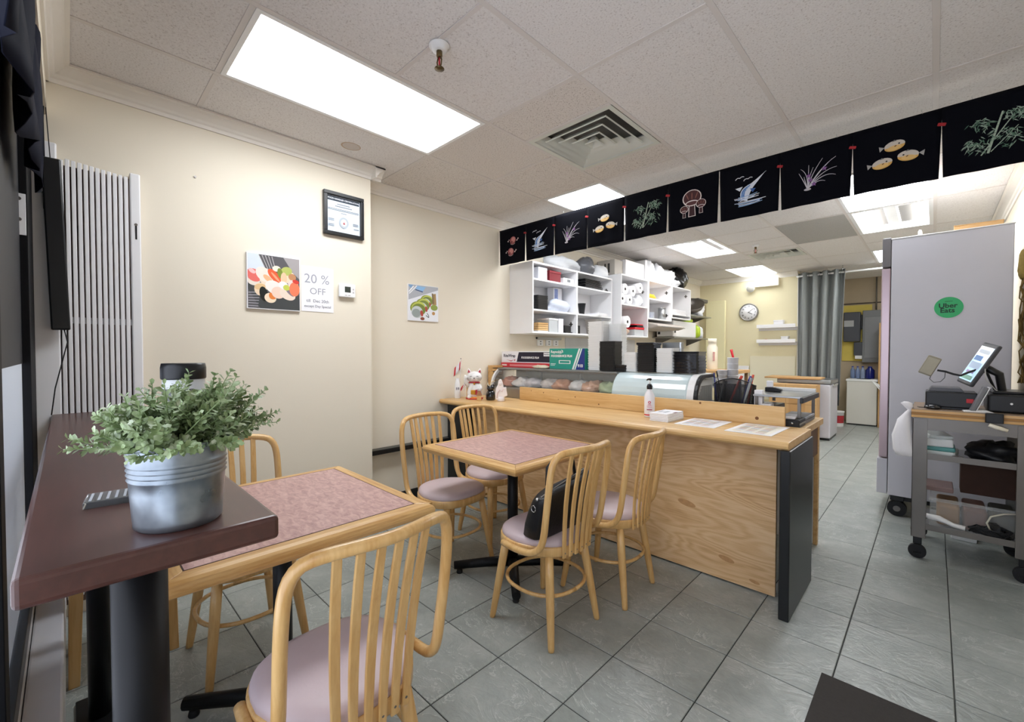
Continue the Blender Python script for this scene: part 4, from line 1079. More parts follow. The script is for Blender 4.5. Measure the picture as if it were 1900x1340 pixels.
text('lettering', 'Reynolds', .034, mw, t, (-.115, -.0628, .152), R90, bold=.0008)
text('lettering', 'FOODSERVICE FILM', .027, mw, t, (-.055, -.0628, .115), (PI / 2, 0, 0), bold=.001)
text('lettering', '910', .036, mw, t, (.150, -.0632, .032), R90, bold=.0012)

def stack(name, label, x, y, z, w, d, H, m, n, cat, taper=.9, group=None, rz=0., lid=None):
    t = thing(name, label, cat, (x, y, z), rz, group)
    st = H / n
    c0 = None
    for k in range(n):
        if c0 is None:
            mb = MB(); a, b = w / 2, d / 2
            def ring(s, zz): return [(a * s * cx, b * s * cy, zz) for cx, cy in ((-1, -.86), (-.86, -1), (.86, -1), (1, -.86), (1, .86), (.86, 1), (-.86, 1), (-1, .86))]
            mb.loft([ring(taper, 0), ring(.97, st * .66), ring(1.0, st * .68), ring(1.0, st * .98)], smooth=False)
            c0 = mb.build('container', m, t, loc=(0, 0, 0))
        else: inst('container', c0, t, (random.uniform(-.0015, .0015), random.uniform(-.0015, .0015), k * st))
    if lid: MB().box(-w * .52, w * .52, -d * .52, d * .52, H, H + .018).build('lid', lid, t, .004)
    return t
GS = 'takeaway container stacks on the display case'
stack('container_stack', 'tallest stack of clear plastic containers next to teal box', -2.020, 3.125, TZ, .150, .13, .405, M_CLEARCUP, 20, 'containers', .94, GS)
stack('container_stack', 'tall clear container stack behind the first black stack', -1.905, 3.205, TZ, .15, .10, .385, M_CLEARCUP, 18, 'containers', .94, GS)
BLKP = mat('black_container', '1b1c1f', .3, var=.15)
stack('container_stack', 'tall black container stack in front of the clear ones', -1.885, 3.085, TZ, .145, .13, .238, BLKP, 18, 'containers', .96, GS)
t = stack('container_stack', 'short dark tray lying between black stack and clear cups', -1.77, 3.09, TZ, .10, .12, .05, BLKP, 2, 'containers', .9, GS)
stack('container_stack', 'short clear cup stack between the two black stacks', -1.69, 3.10, TZ, .11, .11, .150, M_CLEARCUP, 9, 'containers', .92, GS)
stack('container_stack', 'black container stack with lid in the middle of the case', -1.555, 3.09, TZ, .135, .13, .205, BLKP, 14, 'containers', .95, GS, lid=mat('black_gloss_lid', '16161a', .15))
stack('container_stack', 'clear container stack left of the glossy black trays', -1.415, 3.11, TZ, .135, .12, .180, M_CLEARCUP, 12, 'containers', .94, GS)
stack('container_stack', 'glossy black tray stack at the motor end of the case', -1.255, 3.11, TZ, .185, .16, .155, mat('black_gloss_tray', '121317', .14, coat=.6), 7, 'containers', .96, GS)
stack('container_stack', 'stack of steel trays behind the black container with lid', -1.43, 3.225, TZ, .15, .05, .225, M_STEEL, 6, 'containers', .98, GS)

# ------------------------------------------------------------------ worktop behind the splash board
t = tag(MB().box(-1.10, -.70, 2.94, 3.30, WZ, WZ + .098).build('riser_box', M_BLACK, None, .006), 'low black box on worktop under the pen holder', 'box')
RZ = WZ + .098
def pen_holder():
    t = thing('pen_holder', 'black wire mesh pen holder full of pens behind the counter board', 'pen holder', (-.933, 3.02, RZ), 0)
    hw, d = .128, .085
    def arcpts(z, k=1.): return [(hw * math.sin(a) * k, -d * math.cos(a) * .55 * k + d * .3, z) for a in [-PI / 2 + PI * i / 14 for i in range(15)]]
    top = [(x, y, .118 + .045 * (1 - (x / hw) ** 2)) for x, y, _ in arcpts(0)]
    MB().loft([arcpts(.002, .94), arcpts(.05, .96), top], cap=False, closed=False).build('mesh_front', M_MESH, t)
    MB().tube(top, .0035, 6).build('top_rim', M_BLACK, t); MB().tube(arcpts(.004, .94), .004, 6).build('bottom_rim', M_BLACK, t)
    MB().box(-hw, hw, d * .3, d * .3 + .004, .0, .125).build('mesh_back', M_MESH, t)
    MB().box(-hw * .94, hw * .94, -.02, d * .3, 0, .003).build('base', M_BLACK, t)
    for x in (-.045, .04): MB().box(x - .001, x + .001, -.02, d * .3, 0, .145).build('divider', M_MESH, t)
    return t
pen_holder()
pens = [(-.105, .010, -.02, .19, .004, '2a2f7a', 'purple-blue pen at the left of the mesh pen holder'), (-.072, .008, -.035, .20, .004, '17181c', 'thin black pen standing in the mesh pen holder'), (-.085, -.0, .03, .15, .006, '8d9298', 'grey marker leaning in the left of the pen holder'),
        (-.020, .004, .07, .175, .008, 'c8402f', 'red-handled pen leaning in the middle of the pen holder'), (.052, .004, .05, .175, .006, '3a3f9a', 'blue pen at the right of the mesh pen holder'), (.065, -.004, .045, .165, .008, '9aa0a2', 'silver grey marker at the right of the pen holder'), (.085, .008, .03, .185, .006, 'd8553f', 'orange-red pen at the far right of the pen holder')]
for x, y, lx, L, r, c, lab in pens:
    t = thing('pen', lab, 'pen', (-.933 + x, 3.02 + y, RZ + .006), group='pens in the mesh holder')
    MB().tube([(0, 0, 0), (lx * .8, 0, L * .82)], r, 8).build('barrel', mat('pen_' + c, c, .35), t)
    MB().tube([(lx * .8, 0, L * .82), (lx, 0, L)], r * 1.15, 8).build('cap', mat('pen_' + c, c, .35), t)
t = tag(MB().box(-.80, -.755, 2.985, 3.03, RZ, RZ + .098).build('white_carton', M_PAPER, None, .002), 'small upright white carton right of the pen holder', 'carton')
t = tag(MB().box(-.752, -.70, 2.97, 3.03, RZ, RZ + .018).build('white_tissue_pad', M_PAPER, None, .004), 'small white paper pad at the foot of the white carton', 'paper pad')
t = thing('tape_dispenser', 'small black tape dispenser with white label on steel rack', 'tape dispenser', (-.75, 3.22, RZ + .075))
MB().prism([(-.045, 0), (.045, 0), (.05, .018), (.01, .03), (-.045, .028)], -.02, .02, 'Y').build('body', M_BLACK, t, .004)
MB().box(-.038, -.002, -.012, .012, .03, .07).build('label_roll', M_PAPER, t, .003)
t = thing('steel_rack', 'low stainless rack with black front edge behind the board', 'rack', (0, 0, 0))
rk = MB(); rk.box(-.80, -.545, 2.96, 3.40, RZ + .062, RZ + .074).build('glass_top', M_STEEL, t, .002)
MB().box(-.80, -.548, 3.38, 3.41, RZ + .074, RZ + .095).build('white_edge', M_PLASTW, t, .002)
MB().obox((-.540, 3.17, RZ + .055), (.008, .245, .016), Matrix.Identity(3)).build('black_edge', M_BLACKLAM, t, .003)
for y in (2.98, 3.39):
    for x in (-.785, -.56): MB().box(x - .008, x + .008, y - .008, y + .008, WZ if x > -.7 else RZ, RZ + .062).build('leg', M_STEELD, t)
t = thing('laptop', 'grey laptop lying closed under the steel rack', 'laptop', (-.605, 3.20, WZ))
MB().box(-.07, .06, -.13, .15, .0, .022).build('body', mat('laptop_grey', '5b5f68', .4), t, .004)
MB().box(-.07, .06, -.13, .15, .024, .040).build('screen_lid', mat('laptop_lid', '9498a6', .35), t, .004)
t = thing('folder', 'black zipped folder lying at the aisle end of worktop', 'folder', (-.618, 2.945, WZ))
MB().box(-.085, .080, -.07, .095, 0, .046).build('cover', M_LEATHER, t, .006)
MB().sphere((.045, -.071, .026), .007).build('button', M_CHROME, t)
MB().box(-.08, .081, -.065, .09, .018, .028).build('page_edges', mat('page_grey', '9a9a9a', .8), t)
t = thing('document', 'white printed papers on the black folder', 'papers', (-.635, 2.96, WZ + .047), .04)
for k in range(3): MB().box(-.075, .065, -.06, .10, k * .004, k * .004 + .0035).build('sheet', M_PAPER, t, rot=(0, 0, .04 * k))
decal('printing', [('b05a6a', rect(-.04, -.02, -.01, -.008)), ('6a6d75', rect(.0, -.01, .04, -.004))], t, (0, 0, .0122), (1, 0, 0), (0, 1, 0))
for x, y, h, r, lab in ((-1.115, 3.36, .30, .036, 'shorter white paper cup stack behind the pen holder'), (-1.055, 3.40, .392, .038, 'taller white paper cup stack behind the pen holder')):
    t = thing('cup_stack', lab, 'cup stack', (x, y, WZ), group='paper cup stacks')
    n = 9
    for k in range(n):
        MB().lathe([(r * .93, k * h / n), (r * .98, (k + .93) * h / n), (r, (k + .94) * h / n), (r, (k + 1) * h / n)], n=22).build('cup', M_PAPER, t)
t = lumpy('paper_bag', M_PAPER, (0, 0, .05), (.05, .04, .06), 21, .3, None, 14, 8, flat_bottom=0); t.location = (-.985, 3.39, WZ)
tag(t, 'crumpled white paper bag right of the cup stacks', 'paper bag')

# ------------------------------------------------------------------ wall cabinets
def cabinet(label, xf, y0, y1, z0, z1, divs, shelves, bottom=True):
    """open wall cabinet on the left wall; divs: y of dividers, shelves: list per bay of z"""
    t = thing('wall_cabinet', label, 'cabinet', (XL2, y0, z0), group='white open wall cabinets')
    W, Hh, D = y1 - y0, z1 - z0, xf - XL2; th = .018
    MB().box(0, D, 0, th, 0, Hh).build('side_panel', M_WHITE, t, .001); MB().box(0, D, W - th, W, 0, Hh).build('side_panel', M_WHITE, t, .001)
    MB().box(0, D, th, W - th, Hh - th, Hh).build('top_panel', M_WHITE, t, .001)
    if bottom: MB().box(0, D, th, W - th, 0, th).build('bottom_panel', M_WHITE, t, .001)
    MB().box(.001, .006, th, W - th, th, Hh - th).build('back_panel', M_WHITE, t)
    ys = [0] + [d - y0 for d in divs] + [W]
    for d in divs: MB().box(0.006, D, d - y0 - .012, d - y0 + .012, th, Hh - th).build('divider', M_WHITE, t, .001)
    for b in range(len(ys) - 1):
        a0 = ys[b] + (th if b == 0 else .012); a1 = ys[b + 1] - (th if b == len(ys) - 2 else .012)
        for z in shelves[b]: MB().box(.006, D - .006, a0, a1, z - z0 - th, z - z0).build('shelf', M_WHITE, t, .001)
        for z in (Hh * .17, Hh * .80):
            for dx, dz in ((.009, .024), (.024, .007)):
                MB().box(D - .075 - dx, D - .075 + dx, a1 - .003, a1 - .0002, z - dz, z + dz).build('hinge_plate', M_STEELD, t)
    return t
cabinet('white two-bay open wall cabinet nearest the counter', -2.88, 3.250, 4.745, 1.455, 2.175, [4.006], [[1.70, 2.01], [1.70, 2.01]])
cabinet('white open wall cabinet holding the paper towel rolls', -2.80, 4.820, 5.535, 1.460, 2.242, [], [[1.875]])
cabinet('white open wall cabinet holding the yellow packet', -2.80, 5.545, 6.275, 1.715, 2.252, [], [[2.007]])
cabinet('white open wall cabinet furthest from the counter', -2.80, 6.285, 6.975, 1.768, 2.252, [], [[1.84]])
# left cabinet contents
XC = -2.98
def bx(name, label, cat, m, y0, y1, z0, h, d=.16, x=XC, bevel=.003, group=None):
    t = thing(name, label, cat, (x, (y0 + y1) / 2, z0), group=group)
    hw = (y1 - y0) / 2
    MB().box(-d / 2, d / 2, -hw, hw, 0, h).build('body', m, t, bevel)
    return t, hw, d
G1 = 'things in the white wall cabinets'
t, hw, d = bx('lid_stack', 'pale stack of plastic lids on top shelf of nearest cabinet', 'lids', mat('bluish_plastic', 'dfe3f0', .3), 3.36, 3.50, 2.01, .125)
for k in range(8): MB().box(-d / 2 - .002, d / 2 + .002, -hw - .002, hw + .002, .008 + k * .015, .013 + k * .015).build('lid_rim', M_PLASTW, t)
t, hw, d = bx('dark_red_box', 'dark red lacquer box on top shelf of nearest cabinet', 'box', mat('lacquer_red', '7a1f2a', .3), 3.54, 3.73, 2.012, .105)
MB().box(-d / 2 - .004, d / 2 + .004, -hw - .004, hw + .004, .085, .112).build('lid', mat('lacquer_red2', '85252f', .3), t, .004)
t, hw, d = bx('small_carton', 'small white carton with dark marks on top shelf', 'carton', M_PAPER, 3.78, 3.97, 2.012, .062)
MB().box(d / 2, d / 2 + .001, -.03, .03, .02, .05).build('printed_mark', M_PGREY, t)
stack('tray_stack', 'black tray stack at the left of the middle cabinet shelf', XC, 3.445, 1.70, .15, .18, .150, BLKP, 9, 'trays', .95)
t = lumpy('plastic_bag', mat('bluish_bag', 'dde3f2', .35, bump=.5, bscale=30, trans=.2), (0, 0, .06), (.08, .20, .08), 31, .25, None, 24, 12, flat_bottom=0); t.location = (XC, 3.78, 1.70); tag(t, 'bluish white plastic bag heap on the middle cabinet shelf', 'plastic bag')
t, hw, d = bx('blue_carton', 'tall white and blue carton standing behind the plastic bag', 'carton', M_PAPER, 3.80, 3.955, 1.702, .285, .09, -3.1)
MB().box(d / 2, d / 2 + .001, -.06, .0, .15, .27).build('blue_print', mat('blue_ink', '8f9fd0', .5, var=.5, vscale=60), t)
t = thing('wooden_board_stack', 'tan wooden boards at lower left of nearest cabinet', 'boards', (XC, 3.43, 1.474))
for k in range(4): MB().box(-.09, .09, -.08, .08, .012 + k * .021, .030 + k * .021).build('board', M_PINEY, t, .002)
MB().box(-.09, .09, -.08, .08, 0, .010).build('paper', M_PAPER, t)
t, hw, d = bx('plastic_tub', 'translucent white tub on bottom shelf of nearest cabinet', 'tub', M_FILM, 3.535, 3.68, 1.474, .145)
MB().box(-d / 2 - .004, d / 2 + .004, -hw - .004, hw + .004, .128, .148).build('lid', M_PLASTW, t, .003)
bx('white_carton', 'white open carton beside the translucent tub', 'carton', M_PAPER, 3.70, 3.78, 1.474, .150)
t, hw, d = bx('black_device', 'small black device on bottom shelf of nearest cabinet', 'device', M_BLACK, 3.85, 3.965, 1.474, .085, .09)
MB().box(-d / 2 - .02, d / 2 + .02, -hw - .01, hw, 0, .012).build('base', M_BLACK, t)
for k, (yy, hh) in enumerate(((4.35, .10),)):
    t = thing('tray_bundle', 'bundle of shiny black trays on top shelf, right bay', 'trays', (XC, yy, 2.01))
    for q in range(7):
        MB().box(-.10, .10, -.195 + .012 * (q % 2), .195 - .012 * ((q + 1) % 2) - .01 * q, q * .015, q * .015 + .012).build('tray', mat('black_gloss_tray', '121317'), t, .004)
t = thing('black_cup', 'black plastic cup standing alone on middle shelf, right bay', 'cup', (XC, 4.235, 1.70))
MB().lathe([(.030, 0), (.046, .125), (.049, .128), (.049, .134)], n=22).build('cup', M_BLACK, t)
MB().box(-.05, .05, -.07, .09, -.0, .004).build('paper_mat', M_PAPER, t)
t = thing('paper_bag_pile', 'pile of flat white paper bags on middle shelf, right bay', 'paper bags', (XC, 4.56, 1.70), .1)
for q in range(6): MB().box(-.09, .09, -.15 + .01 * q, .13 - .008 * q, q * .006, q * .006 + .005).build('bag', M_PAPER, t, rot=(0, 0, random.uniform(-.06, .06)))
t = thing('folded_tray', 'grey folded sheets at the bottom of the right cabinet bay', 'sheets', (XC, 4.55, 1.474))
for q in range(4): MB().obox((0, -.10 + q * .03, .09), (.09, .002, .10), Matrix.Rotation(.3, 3, 'X')).build('sheet', M_CARDG, t)
bx('tiny_black_carton', 'tiny black and white carton in bottom right cabinet bay', 'carton', M_BLACK, 4.11, 4.15, 1.474, .095, .08)
bx('tiny_white_carton', 'tiny white carton left of the tiny black one', 'carton', M_PAPER, 4.05, 4.105, 1.474, .085, .08)
# paper towel rolls
def roll(y, z, r, label, x=-2.84, L=.22):
    t = thing('paper_roll', label, 'paper roll', (x, y, z + r), group='paper towel rolls')
    MB().tube([(-L, 0, 0), (0, 0, 0)], r, 24).build('paper', M_PAPER, t)
    MB().tube([(-.005, 0, 0), (.0015, 0, 0)], r * .26, 14).build('core', mat('core_dark', '2c2724', .9), t)
roll(4.925, 1.875, .068, 'paper roll at lower left of the towel cabinet')
roll(5.105, 1.875, .068, 'paper roll at lower middle of the towel cabinet')
roll(4.990, 1.875 + .125, .070, 'paper roll at upper left of the towel cabinet')
roll(5.190, 1.875 + .118, .070, 'paper roll in upper middle of towel cabinet, second from left')
roll(5.365, 1.875 + .180, .066, 'paper roll highest at the right of the towel cabinet', -2.83)
t = lumpy('plastic_wrap', M_BAGW, (0, 0, .06), (.08, .09, .085), 8, .5, None, 18, 10, flat_bottom=0); t.location = (-2.93, 5.40, 1.876); tag(t, 'torn clear wrap bundle right of the paper rolls', 'plastic wrap')
roll(5.035, 1.478 + .10, .075, 'large paper roll on bottom shelf above the beige packet', -2.83, .25)
t = lumpy('beige_packet', mat('beige_packet', 'c9ad96', .5, var=.3, vscale=30), (0, 0, .045), (.11, .13, .055), 12, .2, None, 16, 8, flat_bottom=0); t.location = (-2.94, 5.03, 1.478); tag(t, 'beige packet lying under the large paper roll', 'packet')
t, hw, d = bx('red_lidded_box', 'clear box with bright red lid in towel cabinet bottom', 'box', M_FILM, 5.24, 5.49, 1.478, .085, .18, -2.93)
MB().box(-d / 2 - .006, d / 2 + .006, -hw - .006, hw + .006, .085, .115).build('lid', M_RED, t, .008)
MB().box(-d / 2, d / 2, -hw * .5, hw * .9, .115, .145).build('black_tray', M_BLACK, t, .006)
MB().box(-d / 2, d / 2, -hw, hw * .9, .145, .160).build('red_tray', M_RED, t, .006)
t = lumpy('yellow_packet', mat('yellow_packet', 'f2a91e', .4, var=.15), (0, 0, .035), (.09, .15, .045), 15, .25, None, 16, 8, flat_bottom=0); t.location = (-2.93, 5.80, 2.008); tag(t, 'bright yellow plastic packet alone on a cabinet shelf', 'packet')
t = thing('plate_stack', 'stack of patterned white plates in the cabinet below yellow packet', 'plates', (-2.93, 5.79, 1.733))
for q in range(7): MB().lathe([(.045, q * .013), (.085, q * .013 + .012), (.088, q * .013 + .014), (.082, q * .013 + .014), (.04, q * .013 + .005)], n=22).build('plate', mat('blue_white_china', 'e4e8f2', .2, var=.15, vscale=40), t)
t = thing('metal_canister', 'tall steel canister beside the stack of plates', 'canister', (-2.90, 6.16, 1.733))
MB().cyl(0, 0, 0, .175, .055, n=24).build('body', M_STEEL, t)
MB().lathe([(.057, .175), (.057, .185), (.02, .188)], n=24).build('lid', M_CHROME, t)
t = thing('paper_stack', 'white papers stacked in the furthest cabinet', 'papers', (-2.95, 6.62, 1.84))
for q in range(6): MB().box(-.12, .13, -.26, .24 - .01 * q, q * .012, q * .012 + .010).build('sheet', M_PAPER, t, .001)
# hood-like tray under the third cabinet
t = thing('fold_down_tray', 'grey metal tray projecting under the yellow packet cabinet', 'tray', (-2.99, 5.98, 1.585))
MB().prism([(-.2, .10), (.12, .10), (.30, .055), (.32, .03), (.22, .0), (-.2, .0)], -.40, .48, 'Y').build('body', mat('hood_grey', 'b5aca4', .45, var=.05), t, .02)
box('lip', M_STEEL, .26, .33, -.3, .45, .024, .034, t)

# things on top of the cabinets
t = lumpy('plastic_bag', M_CLEARBAG, (0, 0, .07), (.12, .30, .09), 51, .35, None, 26, 12, flat_bottom=0); t.location = (-3.03, 3.90, 2.176); tag(t, 'clear plastic bag on top of nearest cabinet', 'plastic bag')
t = lumpy('grey_bag', mat('smoky_bag', '5e6066', .3, var=.3, vscale=20, bump=.5, bscale=25), (0, 0, .10), (.11, .14, .125), 52, .22, None, 24, 12, flat_bottom=0); t.location = (-3.03, 4.36, 2.176); tag(t, 'smoky dark grey plastic bag on nearest cabinet top', 'plastic bag')
t = lumpy('plastic_bag', M_BAGW, (0, 0, .07), (.11, .16, .10), 53, .25, None, 22, 12, flat_bottom=0); t.location = (-3.03, 4.66, 2.176); tag(t, 'white plastic bag between dark bag and grey carton', 'plastic bag')
t, hw, d = bx('grey_carton', 'grey cardboard carton with black printing on cabinet top', 'carton', M_CARDG, 4.83, 5.03, 2.243, .195, .26, -3.03)
decal('printing', [('3c3a38', rect(-.02, .03, .004, .15)), ('3c3a38', rect(.03, .03, .06, .15)), ('2a2826', [(-.125, .02), (-.105, .10), (-.125, .19)])], t, (0, -hw, 0), (1, 0, 0), (0, 0, 1))
t, hw, d = bx('white_carton', 'long white carton with grey lines on cabinet top', 'carton', M_PAPER, 5.04, 5.53, 2.243, .215, .27, -3.0)
decal('printing', [('a9adb3', rect(-.14, .07, .16, .08)), ('a9adb3', rect(-.12, .045, .14, .055)), ('c9ccd0', rect(-.2, .118, .22, .122))], t, (d / 2, 0, 0), (0, 1, 0), (0, 0, 1))
t = tag(MB().box(-3.15, -2.86, 5.56, 5.62, 2.254, 2.53).build('white_board', M_WHITE, None, .003), 'upright white board on cabinet top beside white carton', 'board')
for i, (yy, rr, lab, sd) in enumerate(((5.76, (.13, .13, .17), 'tall white plastic bag just right of the upright board', 61), (6.02, (.13, .15, .15), 'middle white plastic bag on the cabinet tops', 62), (6.28, (.14, .15, .13), 'white plastic bag touching the black rubbish bag', 63), (6.46, (.13, .13, .06), 'low white plastic bag drooping under the black bag', 64))):
    t = lumpy('plastic_bag', M_BAGW, (0, 0, rr[2] * .85), rr, sd, .35, None, 26, 16, flat_bottom=0); t.location = (-2.97 + .02 * i, yy, 2.254); tag(t, lab, 'plastic bag', 'white bags on the cabinet tops')
t = lumpy('rubbish_bag', M_BAGB, (0, 0, .15), (.15, .24, .175), 71, .3, None, 30, 18, flat_bottom=0, freq=4.); t.location = (-2.93, 6.74, 2.254); tag(t, 'shiny black rubbish bag on top of furthest cabinet', 'rubbish bag')
t2 = lumpy('knot', M_BAGB, (0, -.02, .305), (.035, .04, .045), 72, .4, t, 14, 8)

# steel wall shelves with their load
def steel_shelf(label, y0, y1, z, x=-2.84):
    t = thing('steel_shelf', label, 'shelf', (XL2, y0, z), group='stainless wall shelves')
    D = x - XL2
    MB().box(0, D, 0, y1 - y0, -.018, 0).build('board', M_STEEL, t, .003)
    for yy in (.12, y1 - y0 - .12): MB().prism([(0, -.018), (D * .8, -.018), (0, -.13)], yy - .003, yy + .003, 'Y').build('bracket', M_STEELD, t)
steel_shelf('upper stainless wall shelf past the cabinets', 7.03, 7.98, 1.875)
steel_shelf('lower stainless wall shelf past the cabinets', 6.46, 7.90, 1.50)
t = thing('steel_bowl', 'large grey steel bowl tipped on the upper wall shelf', 'bowl', (-2.96, 7.40, 1.876))
MB().lathe([(.02, 0), (.10, .02), (.17, .08), (.20, .15), (.205, .15), (.17, .07), (.10, .012), (.02, -.004)], n=28, cap=False).build('bowl', M_STEELD, t, rot=(.55, .25, 0), loc=(0, 0, .07))
t = lumpy('plastic_bag', M_BAGW, (0, 0, .10), (.10, .15, .13), 81, .3, None, 20, 12, flat_bottom=0); t.location = (-3.0, 7.75, 1.876); tag(t, 'pale plastic bag right of the steel bowl', 'plastic bag')
t = tag(MB().box(-3.1, -2.9, 7.56, 7.98, 2.13, 2.19).build('dark_tray', mat('dark_tray', '4a4744', .4), None, .01), 'dark flat tray on the pale bag above steel bowl', 'tray')
t = thing('white_appliance', 'white boxy appliance with black buttons on lower wall shelf', 'appliance', (-2.98, 6.93, 1.50))
MB().box(-.15, .12, -.46, .42, 0, .25).build('body', M_PLASTW, t, .015, 3)
for q in range(3): MB().box(-.13, -.09, -.4612, -.458, .04 + q * .06, .08 + q * .06).build('button', M_BLACK, t, .002)
MB().box(.1195, .1215, -.43, -.37, .05, .20).build('control_strip', M_PLASTW, t, .001)
for q in range(2): MB().box(.1215, .1235, -.425, -.375, .06 + q * .065, .11 + q * .065).build('display_button', M_BLACK, t, .002)
t = tag(lumpy('lime_container', M_LIME, (0, 0, .03), (.10, .19, .045), 83, .1, None, 18, 8, flat_bottom=0), 'lime green container on the white appliance', 'container'); t.location = (-2.97, 7.17, 1.751)
t = tag(lumpy('lime_bag', M_LIME, (0, 0, .10), (.09, .09, .12), 84, .15, None, 18, 10, flat_bottom=0), 'lime green bag at the end of the white appliance', 'bag'); t.location = (-2.92, 7.46, 1.501)
t = lumpy('plastic_bag', M_BAGW, (0, 0, .09), (.10, .15, .12), 85, .3, None, 18, 10, flat_bottom=0); t.location = (-2.98, 7.70, 1.501); tag(t, 'white plastic bag on the lower wall shelf end', 'plastic bag')
# outlets below the first cabinet
t = thing('power_strip', 'grey wiring trunk with sockets under the nearest cabinet', 'power strip', (XL2, 3.68, 1.335))
MB().box(0, .03, 0, .42, .07, .095).build('conduit', mat('conduit_grey', 'b9b7b0', .5), t, .004)
for y in (.05, .20, .33): 
    o = MB().box(0, .018, y - .045, y + .045, 0, .068).build('socket_plate', M_PLASTW, t, .004)
    for z in (.02, .046): MB().box(.018, .019, y - .012, y + .012, z - .006, z + .006).build('outlet', M_PGREY, o)
MB().sphere((.02, -.02, .085), .012).build('screw_cap', M_BLACK, t)
t = tag(box('grey_wall_tile', mat('marble_sheet', 'cfcdcb', .3, var=.12, vscale=6), XL2, XL2 + .006, 4.20, 5.9, 1.0, 1.44, bevel=0), 'grey marbled splash panel behind the container stacks', 'splash panel')
# ------------------------------------------------------------------ noren (short split curtain) above the counter
NY, NZ, PW, PH = 3.10, 2.497, .3555, .352
def leafp(x, y, ang, L, w): 
    c, s = math.cos(ang), math.sin(ang)
    return [(x + L * u * c - w * v * s, y + L * u * s + w * v * c) for u, v in ((0, 0), (.35, .5), (1, 0), (.35, -.5))]
def m_bamboo():
    r = random.Random(3); o = []
    for a, b, w in (((-.02, -.105), (.030, .10), .010), ((-.045, -.11), (.060, .055), .006), ((-.01, -.10), (.085, .01), .004)):
        o += stroke('a9b8a6', [a, b], w, w * .7)
        for q in range(5):
            f = (q + .7) / 5.5; o.append(('55655a', rect(a[0] + (b[0] - a[0]) * f - w * .6, a[1] + (b[1] - a[1]) * f - .001, a[0] + (b[0] - a[0]) * f + w * .6, a[1] + (b[1] - a[1]) * f + .001)))
    for cx, cy, n in ((-.055, .065, 14), (.075, .085, 20), (.10, .06, 12), (-.07, -.03, 14), (-.06, -.065, 12), (.02, -.01, 10), (.085, -.02, 12), (.06, -.06, 8), (-.03, .04, 6)):
        for _ in range(n * 2):
            o.append((r.choice(['6f8a76', '7f9684', '4f6f5c', '97a898']), leafp(cx + r.uniform(-.038, .038), cy + r.uniform(-.022, .022), r.choice((-2.5, -2.1, -1.3, -.7, -.4)) + r.uniform(-.2, .2), r.uniform(.022, .036), .0052)))
    return o
def m_puffer():
    o = []
    for x, y, f in ((.0, .055, 1), (-.055, -.035, 1), (.06, -.02, -1)):
        k = .046
        o.append(('a9a6a2', [(x + f * u * k, y + v * k) for u, v in ((-1, .1), (-1.55, .35), (-1.45, -.35))]))
        o.append(('cfc6ba', ell(x, y + .006, k * 1.02, k * .60, .12 * f)))
        o.append(('d8a95c', [(px_, py_) for px_, py_ in ell(x, y, k, k * .58, .12 * f, 20, PI, 2 * PI)]))
        o.append(('e3bd7a', ell(x - f * .002, y - .008, k * .7, k * .30, .12 * f)))
        o.append(('2b2520', ell(x + f * .020, y + .012, .0045)))
        o.append(('6b4a30', ell(x + f * .004, y + .001, .006, .003, .6)))
        o.append(('7d7a76', [(x - .012, y + .028), (x + .010, y + .030), (x - .002, y + .038)]))
    return o
def m_grass():
    o = []; b = (-.035, -.085)
    for tx, ty, bx_, by_ in ((-.085, .03, -.06, -.02), (-.075, .055, -.03, .02), (-.03, .07, -.03, 0), (-.005, .05, -.03, -.01), (.045, .095, -.02, 0), (.095, .075, .02, .01), (.115, .085, .03, .04), (.12, .02, .04, .02), (.115, -.03, .05, .01), (.06, -.055, .02, -.03), (-.055, .0, -.05, -.03)):
        pts = curve2(b, (bx_, by_), (tx, ty), 8); o += stroke('c9c6cc', pts, .006, .002)
    for x, y in ((-.03, .0), (.055, .025), (-.02, -.03), (.0, -.06)):
        for a in range(5): o.append((('8d5f93', '6f4f86')[a % 2], leafp(x, y, a * 1.26 + .3, .017, .010)))
    o.append(('bfb9be', ell(-.035, -.088, .020, .008)))
    return o
def m_sword():
    o = []
    for x, y in ((-.055, .10), (.0, .082)): o += stroke('d9dbe0', curve2((x - .03, y - .008), (x - .018, y + .012), (x, y), 4) + curve2((x, y), (x + .012, y + .014), (x + .028, y + .004), 4), .005)
    o.append(('d4dbe8', curve2((-.045, -.06), (-.075, .02), (.02, .045), 8) + [(.105, .10)] + curve2((.045, .03), (.01, -.01), (-.005, -.075), 8)))
    o.append(('5b7fb8', curve2((-.042, -.05), (-.062, .015), (.015, .038), 8) + curve2((.012, .028), (-.03, .01), (-.022, -.06), 8)))
    o.append(('d9dfe8', [(-.055, .005), (-.085, .03), (-.035, .035)])); o.append(('3f62a0', [(.012, .01), (.05, .005), (.03, -.02)]))
    for q in range(7): o.append(('8fb0d8', rect(-.050 + q * .009, -.045 + q * .011, -.047 + q * .009, -.025 + q * .011)))
    o += stroke('e3e6ea', [(.03, .046), (.115, .108)], .006, .002)
    r = random.Random(5)
    for q in range(11):
        y = -.105 + q * .0065; x = r.uniform(-.10, -.04); o += stroke(r.choice(['e0e4ea', 'c4d2e6', '8fb0d8']), curve2((x, y), (x + .07, y + r.uniform(-.01, .012)), (x + r.uniform(.10, .18), y + r.uniform(0, .016)), 4), .0042)
    return o
